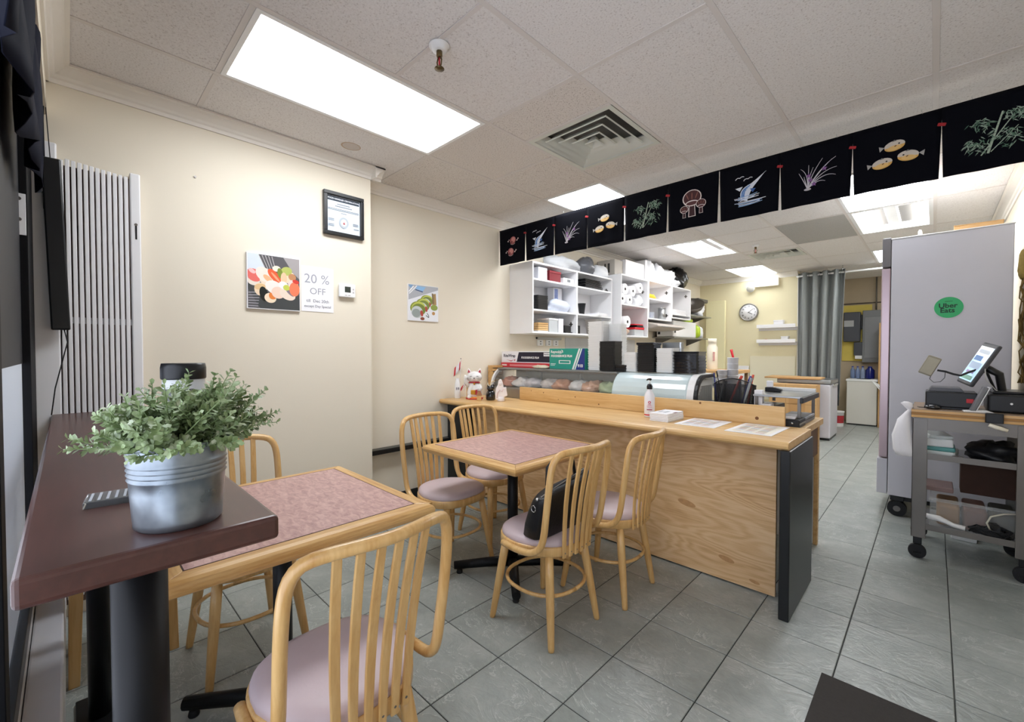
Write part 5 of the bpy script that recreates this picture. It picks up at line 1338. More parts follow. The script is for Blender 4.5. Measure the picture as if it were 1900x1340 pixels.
def m_mush():
    o = []
    for x, y, k in ((.0, .0, 1.), (-.060, -.055, .45), (.070, -.035, .52)):
        o.append(('d9cfcb', [(x - .028 * k, y - .10 * k)] + [(x + .030 * k, y - .10 * k), (x + .022 * k, y + .02 * k), (x - .022 * k, y + .02 * k)]))
        o.append(('3c2226', [(x - .022 * k, y - .095 * k), (x + .024 * k, y - .095 * k), (x + .016 * k, y + .02 * k), (x - .016 * k, y + .02 * k)]))
        o.append(('e2d8d4', ell(x, y + .045 * k, .074 * k, .064 * k))); o.append(('4a2a2c', ell(x, y + .047 * k, .066 * k, .056 * k)))
        o.append(('e2d8d4', ell(x, y + .005 * k, .052 * k, .022 * k))); o.append(('5a3638', ell(x, y + .004 * k, .044 * k, .015 * k)))
        for q in (-.4, 0, .4): o.append(('8a5a50', ell(x + q * .09 * k, y + .06 * k, .004 * k, .028 * k, -q)))
    return o
def m_crab():
    o = []
    for x, y, a in ((.02, .065, .3), (-.01, -.055, -.2)):
        o.append(('a35f60', ell(x, y, .045, .040, a))); o.append(('c98a84', ell(x + .008, y + .006, .028, .026, a))); o.append(('7d4046', ell(x - .02, y - .02, .02, .012, .7)))
        for q, w in ((-.072, .008), (-.058, .006), (.060, .007), (.078, .008), (.066, .006)): o.append(('d9c4c0', ell(x + q, y + .012 * math.sin(q * 90), w)))
        o += stroke('c9b2ae', curve2((x - .035, y - .035), (x, y - .058), (x + .035, y - .035), 5), .004)
    return o
def noren(x0, motifs, label):
    t = thing('noren', label, 'noren curtain', (x0, NY, NZ), group='black embroidered noren above the counter')
    W = PW * len(motifs)
    MB().tube([(-.02, .006, -.004), (W, .006, -.004)], .006, 8).build('rod', mat('noren_rod', '2a2a2e', .4), t)
    for k, (nm, fn) in enumerate(motifs):
        rows = []; nz = 12; nx = 14
        for i in range(nz + 1):
            f = i / nz; ins = .0075 * max(0, (f - .18) / .82) if True else 0
            rows.append([(PW * k + ins + (PW - 2 * ins) * q / nx, .004 * math.sin(q * .9 + k) * f + .005 * math.sin(q / nx * PI + k * 2) * f, -PH * f) for q in range(nx + 1)])
        o = MB().loft(rows, cap=False, closed=False).build('cloth_panel', M_NAVY, t)
        sd = o.modifiers.new('s', 'SOLIDIFY'); sd.thickness = .0016
        decal(nm, fn(), o, (PW * (k + .5), -.0085, -PH * .53), (.9, 0, 0), (0, 0, .9), .001, .00003, .8)
        if k: MB().obox((PW * k, -.006, -.085), (.016, .003, .008), Matrix.Rotation(.3, 3, 'Y')).build('red_stitch', mat('red_thread', 'a3262c', .8), t, .003)
    for q in range(2 * len(motifs)):
        x = PW * (q / 2 + .3)
        MB().tube([(x, 0, -.004), (x - .004, 0, .012), (x, 0, .022), (x + .004, 0, .012), (x, 0, .03), (x, .0, .092)], .0009, 5).build('hook', M_STEEL, t)
F = {'bamboo': ('bamboo_embroidery', m_bamboo), 'puffer': ('pufferfish_embroidery', m_puffer), 'grass': ('orchid_embroidery', m_grass), 'sword': ('swordfish_embroidery', m_sword), 'mush': ('mushroom_embroidery', m_mush), 'crab': ('crab_embroidery', m_crab)}
noren(-3.195, [F[x] for x in ('crab', 'sword', 'grass', 'puffer', 'bamboo', 'mush')], 'black noren from the wall to the mushroom panel')
noren(-1.056, [F[x] for x in ('sword', 'grass', 'puffer', 'bamboo')], 'black noren from second swordfish panel to right edge')

# ------------------------------------------------------------------ far end of the kitchen
def clock():
    t = thing('wall_clock', 'round wall clock with silver rim and white face', 'clock', (-2.347, YB, 1.962))
    MB().lathe([(.150, 0), (.156, .012), (.156, .034), (.148, .042), (.136, .036), (.134, .030)], n=40, cap=True).build('rim', mat('clock_rim', '8f8c86', .3, metal=.6), t, rot=(PI / 2, 0, 0))
    MB().lathe([(.0001, .030), (.137, .030), (.137, .032), (.0001, .032)], n=36).build('face', M_PAPER, t, rot=(PI / 2, 0, 0))
    ink = mat('clock_ink', '3c3a3a', .6)
    for h in range(1, 13):
        a = PI / 2 - h * PI / 6
        text('numeral', str(h), .034, ink, t, (.105 * math.cos(a), -.0335, .105 * math.sin(a)), (PI / 2, 0, 0), bold=.0008)
    def hand(nm, ang, L, w): MB().obox((math.cos(ang) * L * .42, -.0365, math.sin(ang) * L * .42), (L * .58, .001, w), Matrix.Rotation(-ang, 3, 'Y')).build(nm, ink, t)
    hand('hour_hand', math.radians(-32), .07, .004); hand('minute_hand', math.radians(38), .10, .003)
    MB().tube([(0, -.034, 0), (0, -.040, 0)], .007, 12).build('hub', ink, t)
clock()
t = thing('emergency_light', 'cream emergency light box with round lamp above clock', 'emergency light', (-1.88, YB, 2.37))
MB().box(-.36, 0, -.08, 0, .01, .15).build('battery_box', M_CREAM, t, .008)
MB().tube([(-.36, -.04, .04), (-.42, -.05, .02)], .012, 8).build('arm', M_CREAM, t)
MB().lathe([(.03, -.05), (.062, -.02), (.066, .01), (.060, .018)], n=24).build('lamp_head', M_PLASTW, t, loc=(-.43, -.07, .0), rot=(PI / 2 + .3, 0, 0))
MB().lathe([(.0001, .017), (.058, .017), (.050, .024), (.0001, .03)], n=24).build('lamp_glass', mat('lamp_glass', 'c9c6bd', .15), t, loc=(-.43, -.07, .0), rot=(PI / 2 + .3, 0, 0))
for z, lab in ((1.668, 'upper white wall shelf under the clock'), (1.417, 'lower white wall shelf under the clock')):
    t = thing('wall_shelf', lab, 'shelf', (-2.19, YB, z), group='white wall shelves beside the grey curtain')
    MB().box(0, .57, -.14, 0, 0, .018).build('board', M_WHITE, t, .003); MB().box(0, .57, -.14, -.132, .018, .06).build('lip', M_WHITE, t, .002); MB().box(0, .57, -.012, 0, -.04, 0).build('cleat', M_WHITE, t, .002)
for nm, lab, m, x0_, x1_, z0_, h_ in (('white_carton', 'small white carton on upper wall shelf', M_PAPER, -1.94, -1.80, 1.687, .11), ('white_tub', 'small white tub on lower wall shelf', M_PLASTW, -1.83, -1.73, 1.436, .09)):
    t = thing(nm, lab, 'carton', ((x0_ + x1_) / 2, YB - .065, z0_)); w_ = (x1_ - x0_) / 2
    MB().box(-w_, w_, -.05, .05, 0, h_ * .8).build('body', m, t, .004); MB().box(-w_ - .003, w_ + .003, -.053, .053, h_ * .8, h_).build('lid', m, t, .004)
t = thing('red_tool', 'small red tool lying on the lower wall shelf', 'tool', (-2.06, YB - .07, 1.436))
MB().tube([(-.07, 0, .03), (.0, 0, .036), (.06, 0, .03)], [.006, .012, .005], 8).build('handle', M_RED, t)
MB().box(-.02, .03, -.02, .02, .0, .026).build('foot', M_PLASTW, t, .003)
t = tag(MB().box(-2.32, -1.64, YB - .022, YB - .004, .45, 1.195).build('pale_board', mat('ivory_board', 'e9e2c8', .5, var=.02), None, .002), 'large ivory board fixed below the white wall shelves', 'board')
t = tag(MB().box(-2.62, -2.33, YB - .06, YB - .03, .55, 1.02).build('white_board_sheet', M_WHITE, None, .002), 'white sheet leaning left of the ivory board', 'board')
t = tag(MB().box(-3.05, -2.72, 8.30, 8.37, .9, 2.20).build('cream_panel', mat('cream_door_paint', 'efe7bb', .45, var=.02), None, .004), 'tall cream panel in the corner beyond the wall shelves', 'panel')

# curtain and rod
t = thing('curtain_rod', 'white curtain rod across the back room opening', 'rod', (0, 8.29, 2.485))
MB().tube([(WB, 0, 0), (XR, 0, 0)], .013, 12).build('rod', M_PLASTW, t)
MB().tube([(-1.02, 0, 0), (-1.02, 0, .106)], .006, 8).build('bracket', M_CHROME, t)
MB().sphere((-1.02, -.01, .05), .018).build('bracket_knob', M_CHROME, t)
t = thing('grey_curtain', 'long grey eyelet curtain hanging at the back room opening', 'curtain', (-1.60, 8.29, 0))
rows = []; nx = 66
for i in range(15):
    f = i / 14; z = 2.535 - f * 2.10
    r_ = []
    for q in range(nx + 1):
        u = q / nx; w = (.62 - .06 * f) ; ph = u * 2 * PI * 4.6 + .2
        r_.append((u * w + .012 * math.sin(ph * 2 + 1) * f, .062 * math.sin(ph) * (1 - .15 * f) + .01 * math.sin(ph * 2.3 + f * 2), z))
    rows.append(r_)
o = MB().loft(rows, cap=False, closed=False).build('cloth', M_CURT, t); sd = o.modifiers.new('s', 'SOLIDIFY'); sd.thickness = .003
for k in range(9):
    x = (k + .3) * .067
    MB().tube([(x, .03 * math.cos(a) * .8, 2.485 + .024 * math.sin(a)) for a in [2 * PI * j / 14 for j in range(15)]], .004, 6).build('eyelet', M_CHROME, t)

# freezer with cardboard
t = thing('chest_freezer', 'grey-white chest freezer at the far end of the aisle', 'freezer', (-1.37, 7.85, 0))
MB().box(-.33, .33, -.33, .30, .03, .80).build('body', M_GREYAPP, t, .02, 3)
MB().box(-.335, .335, -.335, .305, .805, .865).build('lid', M_STEEL, t, .012, 3)
MB().box(-.32, .32, -.31, .29, 0, .03).build('plinth', M_BLACK, t)
MB().box(.336, .346, -.2, .2, .77, .80).build('handle', M_CHROME, t, .003)
t = thing('cardboard_sheet', 'flat cardboard sheet lying on the freezer lid', 'cardboard', (-1.47, 7.75, .866), .03)
MB().box(-.40, .30, -.27, .26, 0, .018).build('sheet', M_CARD, t, .002); MB().box(-.40, -.02, -.27, .26, .0185, .024).build('flap', M_CARD, t, .001)
t = thing('cardboard_box', 'brown cardboard box standing in front of the freezer', 'cardboard', (-1.43, 7.35, 0))
MB().box(-.31, .27, -.12, .15, 0, .80).build('box', M_CARD, t, .004)
MB().box(-.31, .27, -.123, -.12, .52, .525).build('seam', mat('card_seam', '9c774a', .9), t); MB().box(-.10, -.096, -.123, -.12, .52, .80).build('seam', mat('card_seam', '9c774a', .9), t)
MB().box(-.06, .14, -.123, -.1205, .36, .70).build('tape', mat('card_tape', 'b48a58', .5), t)
# prep table in the kitchen middle with clutter
t = thing('prep_table', 'wooden kitchen table with shelf behind the sushi case', 'table', (-2.12, 6.15, 0))
MB().box(-.38, .34, -.30, .30, .985, 1.025).build('top', M_CARD, t, .004)
MB().box(-.36, .32, -.28, .28, .80, .82).build('shelf', M_STEEL, t, .003)
for x in (-.35, .30):
    for y in (-.27, .27): MB().box(x - .02, x + .02, y - .02, y + .02, 0, .985).build('leg', mat('table_leg_brown', '8a6a48', .6), t, .003)
for i, (x, m, lab) in enumerate(((-2.28, M_PLASTW, 'white tub on the prep table lower shelf'), (-2.08, M_STEEL, 'steel pan on the prep table lower shelf'))):
    t = thing('tub', lab, 'tub', (x, 5.97, .822)); MB().lathe([(.07, 0), (.085, .10), (.088, .104), (.088, .11)], n=22).build('body', m, t)
t = thing('white_canister', 'tall white container on the prep table with printed label', 'container', (-2.16, 6.12, 1.026))
MB().lathe([(.062, 0), (.066, .01), (.066, .30), (.05, .33), (.05, .36), (.055, .362), (.055, .42)], n=24).build('body', M_CREAM, t)
MB().box(.03, .05, -.07, -.045, .12, .24).build('label', mat('pinkish_label', 'd9a7a0', .5, var=.4, vscale=60), t)
t = thing('red_handled_tool', 'red handled utensil standing on the prep table', 'utensil', (-1.87, 6.05, 1.026))
MB().tube([(.02, 0, 0), (.012, 0, .10)], .006, 8).build('shaft', M_STEELD, t); MB().tube([(.012, 0, .10), (-.01, 0, .19), (-.03, 0, .27)], [.012, .014, .016], 10).build('handle', M_RED, t)
t = None

# back room
t = tag(box('yellow_board', M_YEL, -1.22, -.80, YBR - .02, YBR, 1.10, 2.11), 'yellow painted backing board in the back room', 'board')
t = thing('electric_box', 'dark grey electric box with pale label in the back room', 'electric box', (-1.07, YBR - .02, 1.45))
MB().box(-.12, .12, -.13, 0, 0, .53).build('case', mat('electric_dark', '4b4d54', .45), t, .015); MB().box(-.11, .03, -.132, -.13, .27, .38).build('label', mat('label_grey', 'a9abae', .6), t); MB().box(.12, .145, -.09, -.04, .22, .48).build('lever', M_BLACK, t, .006)
t = thing('electric_box', 'small dark junction box below the large one', 'electric box', (-.97, YBR - .02, 1.16))
MB().box(-.07, .05, -.09, 0, .04, .28).build('case', mat('electric_dark', '4b4d54'), t, .008); MB().box(-.05, .05, -.10, -.01, -.02, .04).build('white_cover', M_PLASTW, t, .004)
t = thing('breaker_panel', 'tall grey breaker panel on the back room wall', 'breaker panel', (-.76, YBR - .02, 1.08))
MB().box(-.16, .18, -.10, 0, 0, .92).build('case', M_PGREY, t, .008); MB().box(-.13, .15, -.108, -.10, .08, .80).build('door', mat('panel_door_grey', '85878a', .5), t, .004); MB().tube([(.02, -.05, .92), (.02, -.05, 1.5)], .012, 8).build('conduit', M_STEELD, t)
struct(box('trim_9', mat('dark_rail', '4a4038', .7), WB, XR, YBR - .012, YBR, 2.13, 2.15), 'dark rail on the back room wall')
t = thing('white_cabinet', 'white waist-high cabinet in the back room', 'cabinet', (-.885, 9.73, 0))
MB().box(-.205, .205, -.22, .22, .02, .76).build('body', mat('offwhite_enamel', 'dcdad2', .4, var=.02), t, .008); MB().box(-.215, .215, -.23, .23, .76, .795).build('top', M_PLASTW, t, .005)
MB().box(-.19, .19, -.20, .2, 0, .02).build('plinth', M_BLACK, t); MB().lathe([(.10, .795), (.10, .80), (.0001, .803)], .02, -.10, 24, sy=.5).build('black_plate', M_BLACK, t)
for k, (x, c) in enumerate(((-1.04, '8fa5cf'), (-.97, '8fa5cf'), (-.90, 'a9b9d8'), (-.80, '22318f'))):
    t = thing('bottle', ('clear-blue water bottle on the white cabinet, leftmost', 'clear-blue water bottle second from left on white cabinet', 'pale blue bottle third from left on white cabinet', 'deep blue bottle on the white cabinet, rightmost')[k], 'bottle', (x, 9.80, .796), group='bottles on the white cabinet')
    MB().lathe([(.032, 0), (.034, .005), (.034, .13), (.028, .16), (.014, .18), (.014, .20)] if k < 3 else [(.06, 0), (.065, .01), (.065, .15), (.03, .19), (.03, .2)], n=18).build('body', mat('bottle_' + c, c, .15, trans=.4), t); MB().cyl(0, 0, .20, .215, .016 if k < 3 else .03, n=14).build('cap', M_BLUE, t)
t = thing('paint_pail', 'white pail with red label on the floor by curtain', 'pail', (-1.17, 9.15, 0))
MB().lathe([(.085, 0), (.088, .01), (.095, .24), (.10, .242), (.10, .26)], n=22).build('body', M_PLASTW, t)
MB().lathe([(.0895, .06), (.0945, .19)], n=22, cap=False).build('label', mat('pail_label', 'b03038', .5, var=.4, vscale=14), t)
t = tag(MB().box(-.665, -.63, 9.45, 9.95, .0, 1.75).build('cardboard_flat', M_CARD, None, .003), 'flattened brown cardboard standing beside white cabinet', 'cardboard')
t = thing('folding_stand', 'white folded metal stand leaning beside the white cabinet', 'stand', (-.62, 9.35, 0))
for k in range(3): MB().tube([(-.13 + k * .04, .02 * k, .80 - .03 * k), (.02 + k * .03, 0, .60), (.05 + k * .03, 0, 0)], .009, 8).build('leg', M_PLASTW, t)

# ------------------------------------------------------------------ tall fridge
t = thing('tall_fridge', 'tall grey upright fridge on casters beside the aisle', 'fridge', (0, 4.40, 0))
MB().box(-.243, .372, 0, .78, .165, 2.120).build('body', M_GREYAPP, t, .004)
MB().box(-.246, .375, -.003, .783, 2.120, 2.128).build('top_trim', M_PLASTW, t, .002)
MB().box(-.298, -.245, .004, .77, 1.915, 2.138).build('header', mat('dark_grey_enamel', '6d6a6c', .45), t, .006)
MB().box(-.300, -.247, .006, .76, .45, 1.905).build('door', mat('brushed_door_edge', 'b9a6ac', .3, metal=.6, var=.08, vscale=3), t, .006)
MB().box(-.310, -.247, .002, .77, .17, .44).build('grille', M_GREYAPP, t, .004)
for x in (-.19, .31):
    for y in (.07, .70):
        c = MB().box(x - .04, x + .04, y - .04, y + .04, .12, .166).build('caster', M_BLACK, t, .004)
        MB().tube([(x, y - .028, .058), (x, y + .028, .058)], .058, 20).build('wheel', M_RUBBER, c)
        MB().tube([(x, y - .031, .058), (x, y - .029, .058)], .022, 14).build('hub', M_STEELD, c)
MB().box(-.2, .34, .10, .7, .11, .166).build('compressor_shroud', M_BLACK, t)
st = empty('sticker', (.069, -.001, 1.583)); st.parent = t
MB().tube([(0, .0005, 0), (0, -.0012, 0)], .0745, 40).build('disc', mat('sticker_green', '2fa866', .4), st)
ink = mat('sticker_ink', '123c2a', .5)
text('lettering', 'Uber', .046, ink, st, (-.004, -.0018, .012), (PI / 2, 0, 0), bold=.0012); text('lettering', 'Eats', .046, ink, st, (-.006, -.0018, -.022), (PI / 2, 0, 0), bold=.0012)
MB().box(-.02, .02, -.0018, -.0012, .042, .045).build('small_line', ink, st)
t = thing('cardboard_box', 'flat brown cardboard box lying on the tall fridge', 'cardboard', (.215, 4.62, 2.129), -.05)
MB().box(-.12, .12, -.12, .3, 0, .045).build('box', M_CARD, t, .003); MB().box(-.122, .122, -.122, .3, .045, .049).build('flap', M_CARD, t, .001, rot=(0, .02, 0))
t = tag(MB().lathe([(.012, 0), (.012, .05), (.006, .065)], n=12).build('white_nozzle', M_PLASTW, None, loc=(-.09, 4.55, 2.129)), 'tiny white nozzle standing on the tall fridge', 'nozzle')
# net of brown cables and string behind the fridge
t = thing('string_net', 'tangled brown string net hanging between the fridge and wall', 'net', (.418, 4.36, 0))
r = random.Random(9)
sm = mat('brown_string', '6b5526', .8, var=.3)
for k in range(9):
    P = [(r.uniform(-.022, .022), r.uniform(-.02, .06), 1.76 - .07 * i) for i in range(11)]
    MB().tube(P, .0035, 5).build('string', sm, t)
o = lumpy('bundle', mat('olive_bundle', '8a7438', .8, var=.4, vscale=40), (0, .03, 1.84), (.030, .05, .10), 91, .3, t, 14, 10)
MB().tube([(0, .03, 1.93), (.02, .03, 2.2), (.04, .03, 2.3)], .004, 6).build('hanging_cord', sm, t)
t = tag(MB().box(.440, XR - .001, 4.15, 4.36, .0, 1.58).build('dark_board', mat('dark_olive_board', '5d5748', .7, var=.2, vscale=6), None, .004), 'dark narrow board leaning on wall beside the fridge', 'board')

# ------------------------------------------------------------------ steel cart
CX0, CX1, CY0, CY1, CT = -.088, .400, 3.62, 4.12, .918
t = thing('steel_cart', 'stainless kitchen cart on casters with wooden top', 'cart', (0, 0, 0))
for (x, y) in ((CX0, CY0), (CX1 - .066, CY0), (CX0, CY1 - .03), (CX1 - .066, CY1 - .03)):
    MB().box(x, x + .066, y, y + .004, .13, CT - .06).box(x if x == CX0 else x + .062, (x if x == CX0 else x + .062) + .004, y, y + .03, .13, CT - .06).build('leg', M_STEELD, t, .001)
w = MB(); w.box(CX0 - .006, CX1 + .05, CY0 - .012, CY1, CT - .052, CT).build('wooden_top', mat('chipboard_top', '8f7a66', .5, var=.1, vscale=20), t, .003)
for k, c in enumerate(('d3a76a', 'a9793f', 'd9b07a')):
    MB().box(CX0 - .007, CX1 + .05, CY0 - .0135, CY0 - .012, CT - .050 + k * .016, CT - .036 + k * .016).build('ply_layer', mat('ply_' + c, c, .5, var=.1, vscale=20), t)
MB().box(CX0 + .004, CX1, CY0 + .002, CY0 + .006, CT - .125, CT - .052).build('front_apron', M_STEELD, t)
for z in (.615, .185):
    MB().box(CX0 + .004, CX1, CY0 + .004, CY1 - .004, z, z + .004).build('shelf', M_STEEL, t)
    MB().box(CX0 + .066, CX1 - .066, CY0 + .002, CY0 + .006, z, z + .036).build('shelf_lip', M_STEELD, t, .001)
for x in (CX0 + .03, CX1 - .03):
    for y in (CY0 + .03, CY1 - .03):
        c = MB().box(x - .02, x + .02, y - .02, y + .02, .085, .13).build('caster', M_BLACK, t, .003)
        MB().tube([(x, y - .026, .042), (x, y + .002, .042)], .042, 20).build('wheel', M_RUBBER, c)
        MB().box(x - .018, x + .018, y - .05, y - .035, .03, .038).build('brake_tab', M_BLACK, c)
# hanging white bag
t = thing('hanging_bag', 'white plastic bag hanging on the cart corner', 'plastic bag', (-.125, 3.66, .62))
rings = []
for z, a, b, dx in ((0, .052, .05, .010), (.03, .056, .055, .004), (.12, .050, .05, -.008), (.22, .036, .035, .0), (.27, .016, .016, .016), (.285, .010, .010, .022), (.30, .020, .014, .018), (.325, .028, .016, .006), (.335, .010, .008, .004)):
    rings.append([(dx + a * math.cos(q * 2 * PI / 20) * (1 + .10 * math.sin(q * 2.5 + z * 20)), b * math.sin(q * 2 * PI / 20) * (1 + .10 * math.cos(q * 3.1 + z * 9)), z) for q in range(20)])
MB().loft(rings).build('bag', mat('milky_bag', 'f0eef2', .4, bump=.3, bscale=30), t)
# contents of the cart
t = thing('wipes_pack', 'white and teal packets on the upper cart shelf', 'packets', (.02, 3.80, .62))
for k, (c, hh, w_) in enumerate((('e6ebe9', .04, .10), ('5fa3a0', .025, .09), ('eceff0', .05, .07), ('d5dcdc', .022, .06))):
    MB().box(-w_ * .9, w_ * .9, -.10, .10, sum((.04, .025, .05, .022)[:k]), sum((.04, .025, .05, .022)[:k]) + hh).build('packet', mat('pack_' + c, c, .4), t, .008, 3, rot=(0, 0, .1 * k - .1))
t = tag(lumpy('black_cloth_heap', mat('black_heap', '15161a', .4, var=.2), (0, 0, .05), (.12, .14, .065), 95, .3, None, 22, 12, flat_bottom=0), 'shiny black heap of gear on the upper cart shelf', 'gear'); t.location = (.265, 3.82, .62)
t = tag(MB().tube([(.11 + .03 * math.cos(a), 3.66 + .004 * math.sin(a), .637 + .013 * math.sin(a)) for a in [2 * PI * k / 16 for k in range(17)]], .0022, 6).build('wire_ring', M_STEELD), 'thin wire ring at front of the upper cart shelf', 'ring')
t = thing('clear_bin', 'see-through storage bin on the lower cart shelf', 'bin', (.155, 3.90, .19))
sh = MB()
for a in ((-.16, .22, -.19, -.186), (-.16, .22, .186, .19), (-.16, -.156, -.186, .186), (.216, .22, -.186, .186)): sh.box(*a, 0, .175)
sh.build('walls', M_BIN, t); MB().box(-.16, .22, -.19, .19, 0, .004).build('base', M_BIN, t); MB().box(-.165, .225, -.196, -.188, .160, .178).build('rim', M_BIN, t, .003)
for k, (x, c, lab) in enumerate(((.075, '9a7448', 'tan packet inside the see-through bin'), (.19, '7d5a4c', 'reddish-brown packet inside the see-through bin'), (.305, '4d4a3e', 'dark olive packet inside the see-through bin'))):
    t = tag(MB().box(-.05, .05, -.15, .15, 0, .125).build('packet', mat('binpack_' + c, c, .6, var=.2, vscale=25), None, .015, 3, loc=(x, 3.90, .196)), lab, 'packet', 'packets in the see-through bin')
t = tag(MB().box(-.06, .10, 3.86, 4.08, .375, .405).build('flat_book', mat('rosy_cover', '8d7673', .5), None, .006), 'flat dull pink book resting across the bin rim', 'book')
t = tag(MB().box(.13, .36, 3.92, 4.06, .378, .575).build('brown_carton', mat('dark_brown_carton', '3b2216', .7, var=.3, vscale=20), None, .004), 'dark brown carton on the see-through bin', 'carton')
t = thing('handset', 'white telephone handset on the lowest cart shelf', 'handset', (.065, 3.655, .225), -.1)
MB().tube([(-.085, 0, .035), (-.03, 0, .034), (0, 0, .024), (.03, 0, .012), (.08, 0, .008)], [.016, .018, .014, .013, .014], 12).build('body', M_PLASTW, t)
t = thing('cable_tangle', 'tangle of black cables and adapters on the lowest cart shelf', 'cables', (.245, 3.68, .195))
r = random.Random(13)
for k in range(16):
    P = []; a = r.uniform(0, 6.28)
    for i in range(9): P.append((.075 * math.cos(a + i * .8) * r.uniform(.6, 1.2), .035 * math.sin(a + i * .8) * r.uniform(.6, 1.2), .012 + .055 * r.random()))
    MB().tube(P, .0045, 6).build('cable', M_RUBBER, t)
for k in range(4): MB().obox((r.uniform(-.06, .06), r.uniform(-.02, .02), .03 + .015 * k), (.025, .018, .014), Matrix.Rotation(r.uniform(0, 2), 3, 'Z')).build('adapter', M_BLACK, t, .004)
MB().tube([(.0, -.02, .05), (-.015, -.02, .09), (.0, -.02, .13), (.05, -.01, .155), (.10, 0, .165)], .0045, 8).build('white_cable', mat('ivory_cable', 'cfcab8', .5), t)
t = tag(MB().box(.10, .22, 4.16, 4.30, 0.001, .085).build('white_floor_box', M_PLASTW, None, .003), 'white box on the floor under the cart', 'box')
t = thing('dark_crate', 'dark crate in shadow under the cart', 'crate', (.15, 4.28, 0))
MB().box(-.14, .20, .03, .08, 0.0, .14).build('body', M_BLACK, t, .004); MB().box(-.15, .21, .025, .085, .12, .14).build('rim', M_BLACK, t, .003)

# on the cart top
t = thing('receipt_printer', 'low black receipt printer with grey cover on cart', 'printer', (.055, 3.80, CT))
MB().box(-.09, .13, -.10, .12, .012, .105).build('body', M_BLACK, t, .006)
MB().box(-.095, .135, -.104, .124, .0, .014).build('base', M_BLACK, t, .003)
MB().prism([(-.08, .105), (.08, .105), (.06, .128), (-.065, .13)], -.08, .10, 'Y').build('cover', mat('cover_grey', '55565c', .35), t, .004)
MB().box(.085, .115, -.1015, -.099, .045, .07).build('red_badge', M_RED, t, .002)
t = thing('computer_mouse', 'shiny black computer mouse on cart front edge', 'mouse', (.0, 3.66, CT))
MB().sphere((0, 0, .012), .03, 18, 10, (1.2, .8, .55)).build('shell', mat('mouse_gloss', '1a1b1f', .12, coat=.8), t); MB().tube([(-.03, 0, .008), (-.06, .01, .006), (-.07, .03, .006)], .0025, 6).build('cord', M_BLACK, t)
t = thing('card_terminal_stand', 'white stand holding a grey card terminal on the cart', 'card terminal', (.175, 3.66, CT), .1)
MB().prism([(-.05, 0), (.03, .0), (.075, .0), (.045, .012), (-.045, .006)], -.03, .05, 'Y').build('stand_base', M_PLASTW, t, .002)
MB().obox((.012, 0, .075), (.010, .028, .075), Matrix.Rotation(.36, 3, 'Y')).build('terminal', mat('terminal_grey', '77787c', .4), t, .004)
MB().obox((.024, 0, .07), (.002, .030, .082), Matrix.Rotation(.36, 3, 'Y')).build('stand_back', M_PLASTW, t, .001)
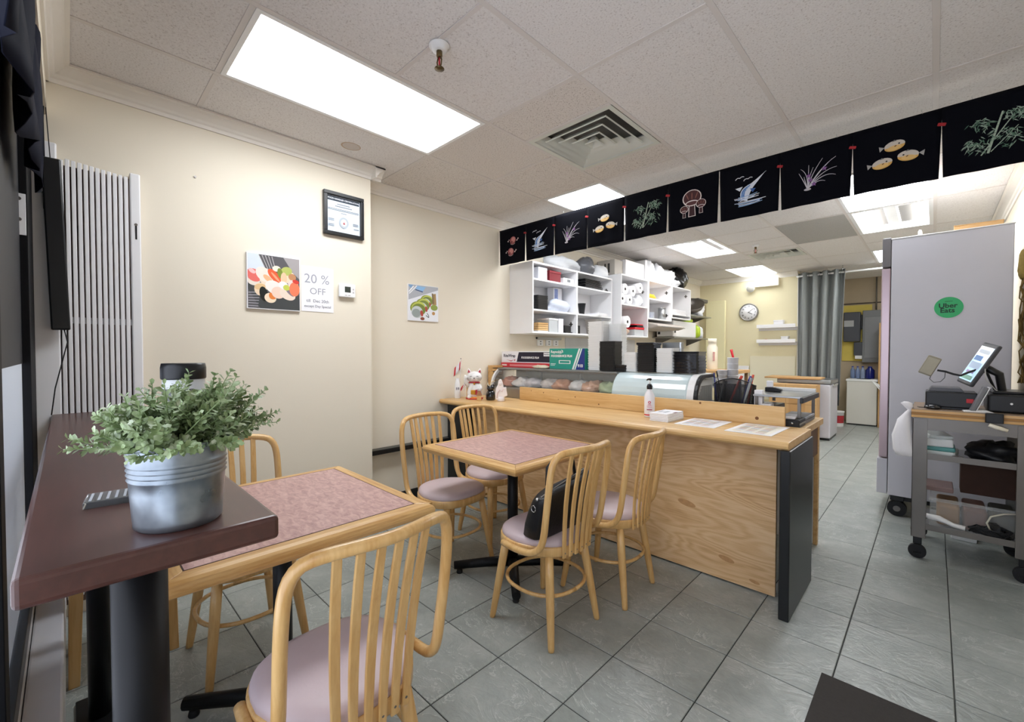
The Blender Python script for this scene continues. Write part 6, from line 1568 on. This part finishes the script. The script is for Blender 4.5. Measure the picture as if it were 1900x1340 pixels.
def tablet():
    t = thing('pos_tablet', 'tilted tablet register with lit blue screen on the cart', 'tablet', (.185, 3.76, CT))
    a = Vector((.43, .0, .90)).normalized(); w = Vector((.42, -.90, -.05)).normalized(); n = w.cross(a).normalized(); w = a.cross(n)
    if n.y > 0: n = -n
    M = Matrix((w, a, n)).transposed()
    c = Vector((.005, 0, .272))
    MB().obox(c, (.072, .132, .011), M).build('body', mat('tablet_grey', '3c3d42', .4), t, .009, 3)
    MB().obox(c + n * .0115, (.060, .108, .0008), M).build('screen', mat('lit_screen', 'a9c8e6', .2, var=.5, vscale=30, emit=.55), t)
    sh = [('dfe9f4', rect(-.050, .065, .050, .090)), ('7fa3d8', rect(-.050, .02, .020, .05)), ('c3d7ef', rect(-.05, -.03, .05, .01)), ('b79fd0', rect(-.04, -.06, .03, -.045)), ('9fd0bd', rect(-.05, -.10, .05, -.075))]
    decal('screen_graphics', sh, t, tuple(c + n * .0125), tuple(w), tuple(a), .0004)
    MB().tube([tuple(c - n * .01), tuple(c - n * .04 + Vector((.05, .01, -.04))), (.105, .04, .10), (.125, .05, .04)], [.022, .020, .018, .02], 10).build('stand_arm', M_BLACK, t)
    MB().lathe([(.07, 0), (.07, .012), (.03, .03), (.022, .05)], .125, .05, 24).build('stand_base', M_BLACK, t)
    MB().tube([tuple(c + w * .07 + a * -.01), tuple(c + w * .07 + Vector((.0, 0, -.07))), (.07, -.03, .13), (.10, 0, .10)], .003, 6).build('cable', mat('pale_cable', 'b9b9b6', .5), t)
tablet()
t = thing('card_reader', 'grey card reader on a bent black arm left of tablet', 'card reader', (0, 3.72, CT))
MB().obox((-.018, 0, .262), (.033, .012, .060), Matrix.Rotation(.42, 3, 'Y')).build('reader', mat('reader_grey', '8d8776', .4), t, .007, 3)
MB().obox((-.018, -.0125, .262), (.028, .001, .050), Matrix.Rotation(.42, 3, 'Y')).build('reader_face', mat('reader_face', 'a39c86', .3, var=.2, vscale=12), t)
MB().tube([(.015, .005, .235), (.05, .005, .228), (.085, .005, .213), (.115, .005, .206), (.145, .005, .225), (.175, .01, .240), (.20, .02, .240), (.225, .04, .22), (.26, .08, .12), (.27, .09, .0)], .0065, 10).build('gooseneck', M_BLACK, t)
MB().tube([(-.012, 0, .205), (-.018, 0, .18), (.0, 0, .160), (.03, 0, .165), (.048, 0, .19), (.05, 0, .225)], .0018, 6).build('loop_cord', M_RUBBER, t)
t = thing('cash_box', 'black box machine at the right end of the cart', 'machine', (.345, 3.85, CT))
MB().box(-.12, .09, -.16, .14, 0, .105).build('body', M_BLACK, t, .012, 3)
MB().box(-.10, .08, -.13, .12, .105, .122).build('lid', mat('machine_lid', '222327', .3), t, .008)
for x in (-.03, .03): MB().tube([(x, -.161, .055), (x, -.163, .055)], .006, 10).build('indicator', M_CHROME, t)
t = thing('hand_scanner', 'black scanner clamped on the cart front edge', 'scanner', (.245, 3.598, CT - .03))
MB().box(-.035, .035, -.018, .008, -.02, .035).build('clamp', M_BLACK, t, .004); MB().tube([(-.02, -.012, -.03), (.01, -.016, -.042), (.05, -.012, -.055)], [.010, .012, .009], 10).build('white_grip', M_CREAM, t)
t = tag(MB().tube([(.43, 4.05, .92), (.425, 4.0, 1.1), (.41, 3.97, 1.19)], .006, 8).build('wall_cable', M_RUBBER), 'black cable rising behind the cart beside the fridge', 'cable')
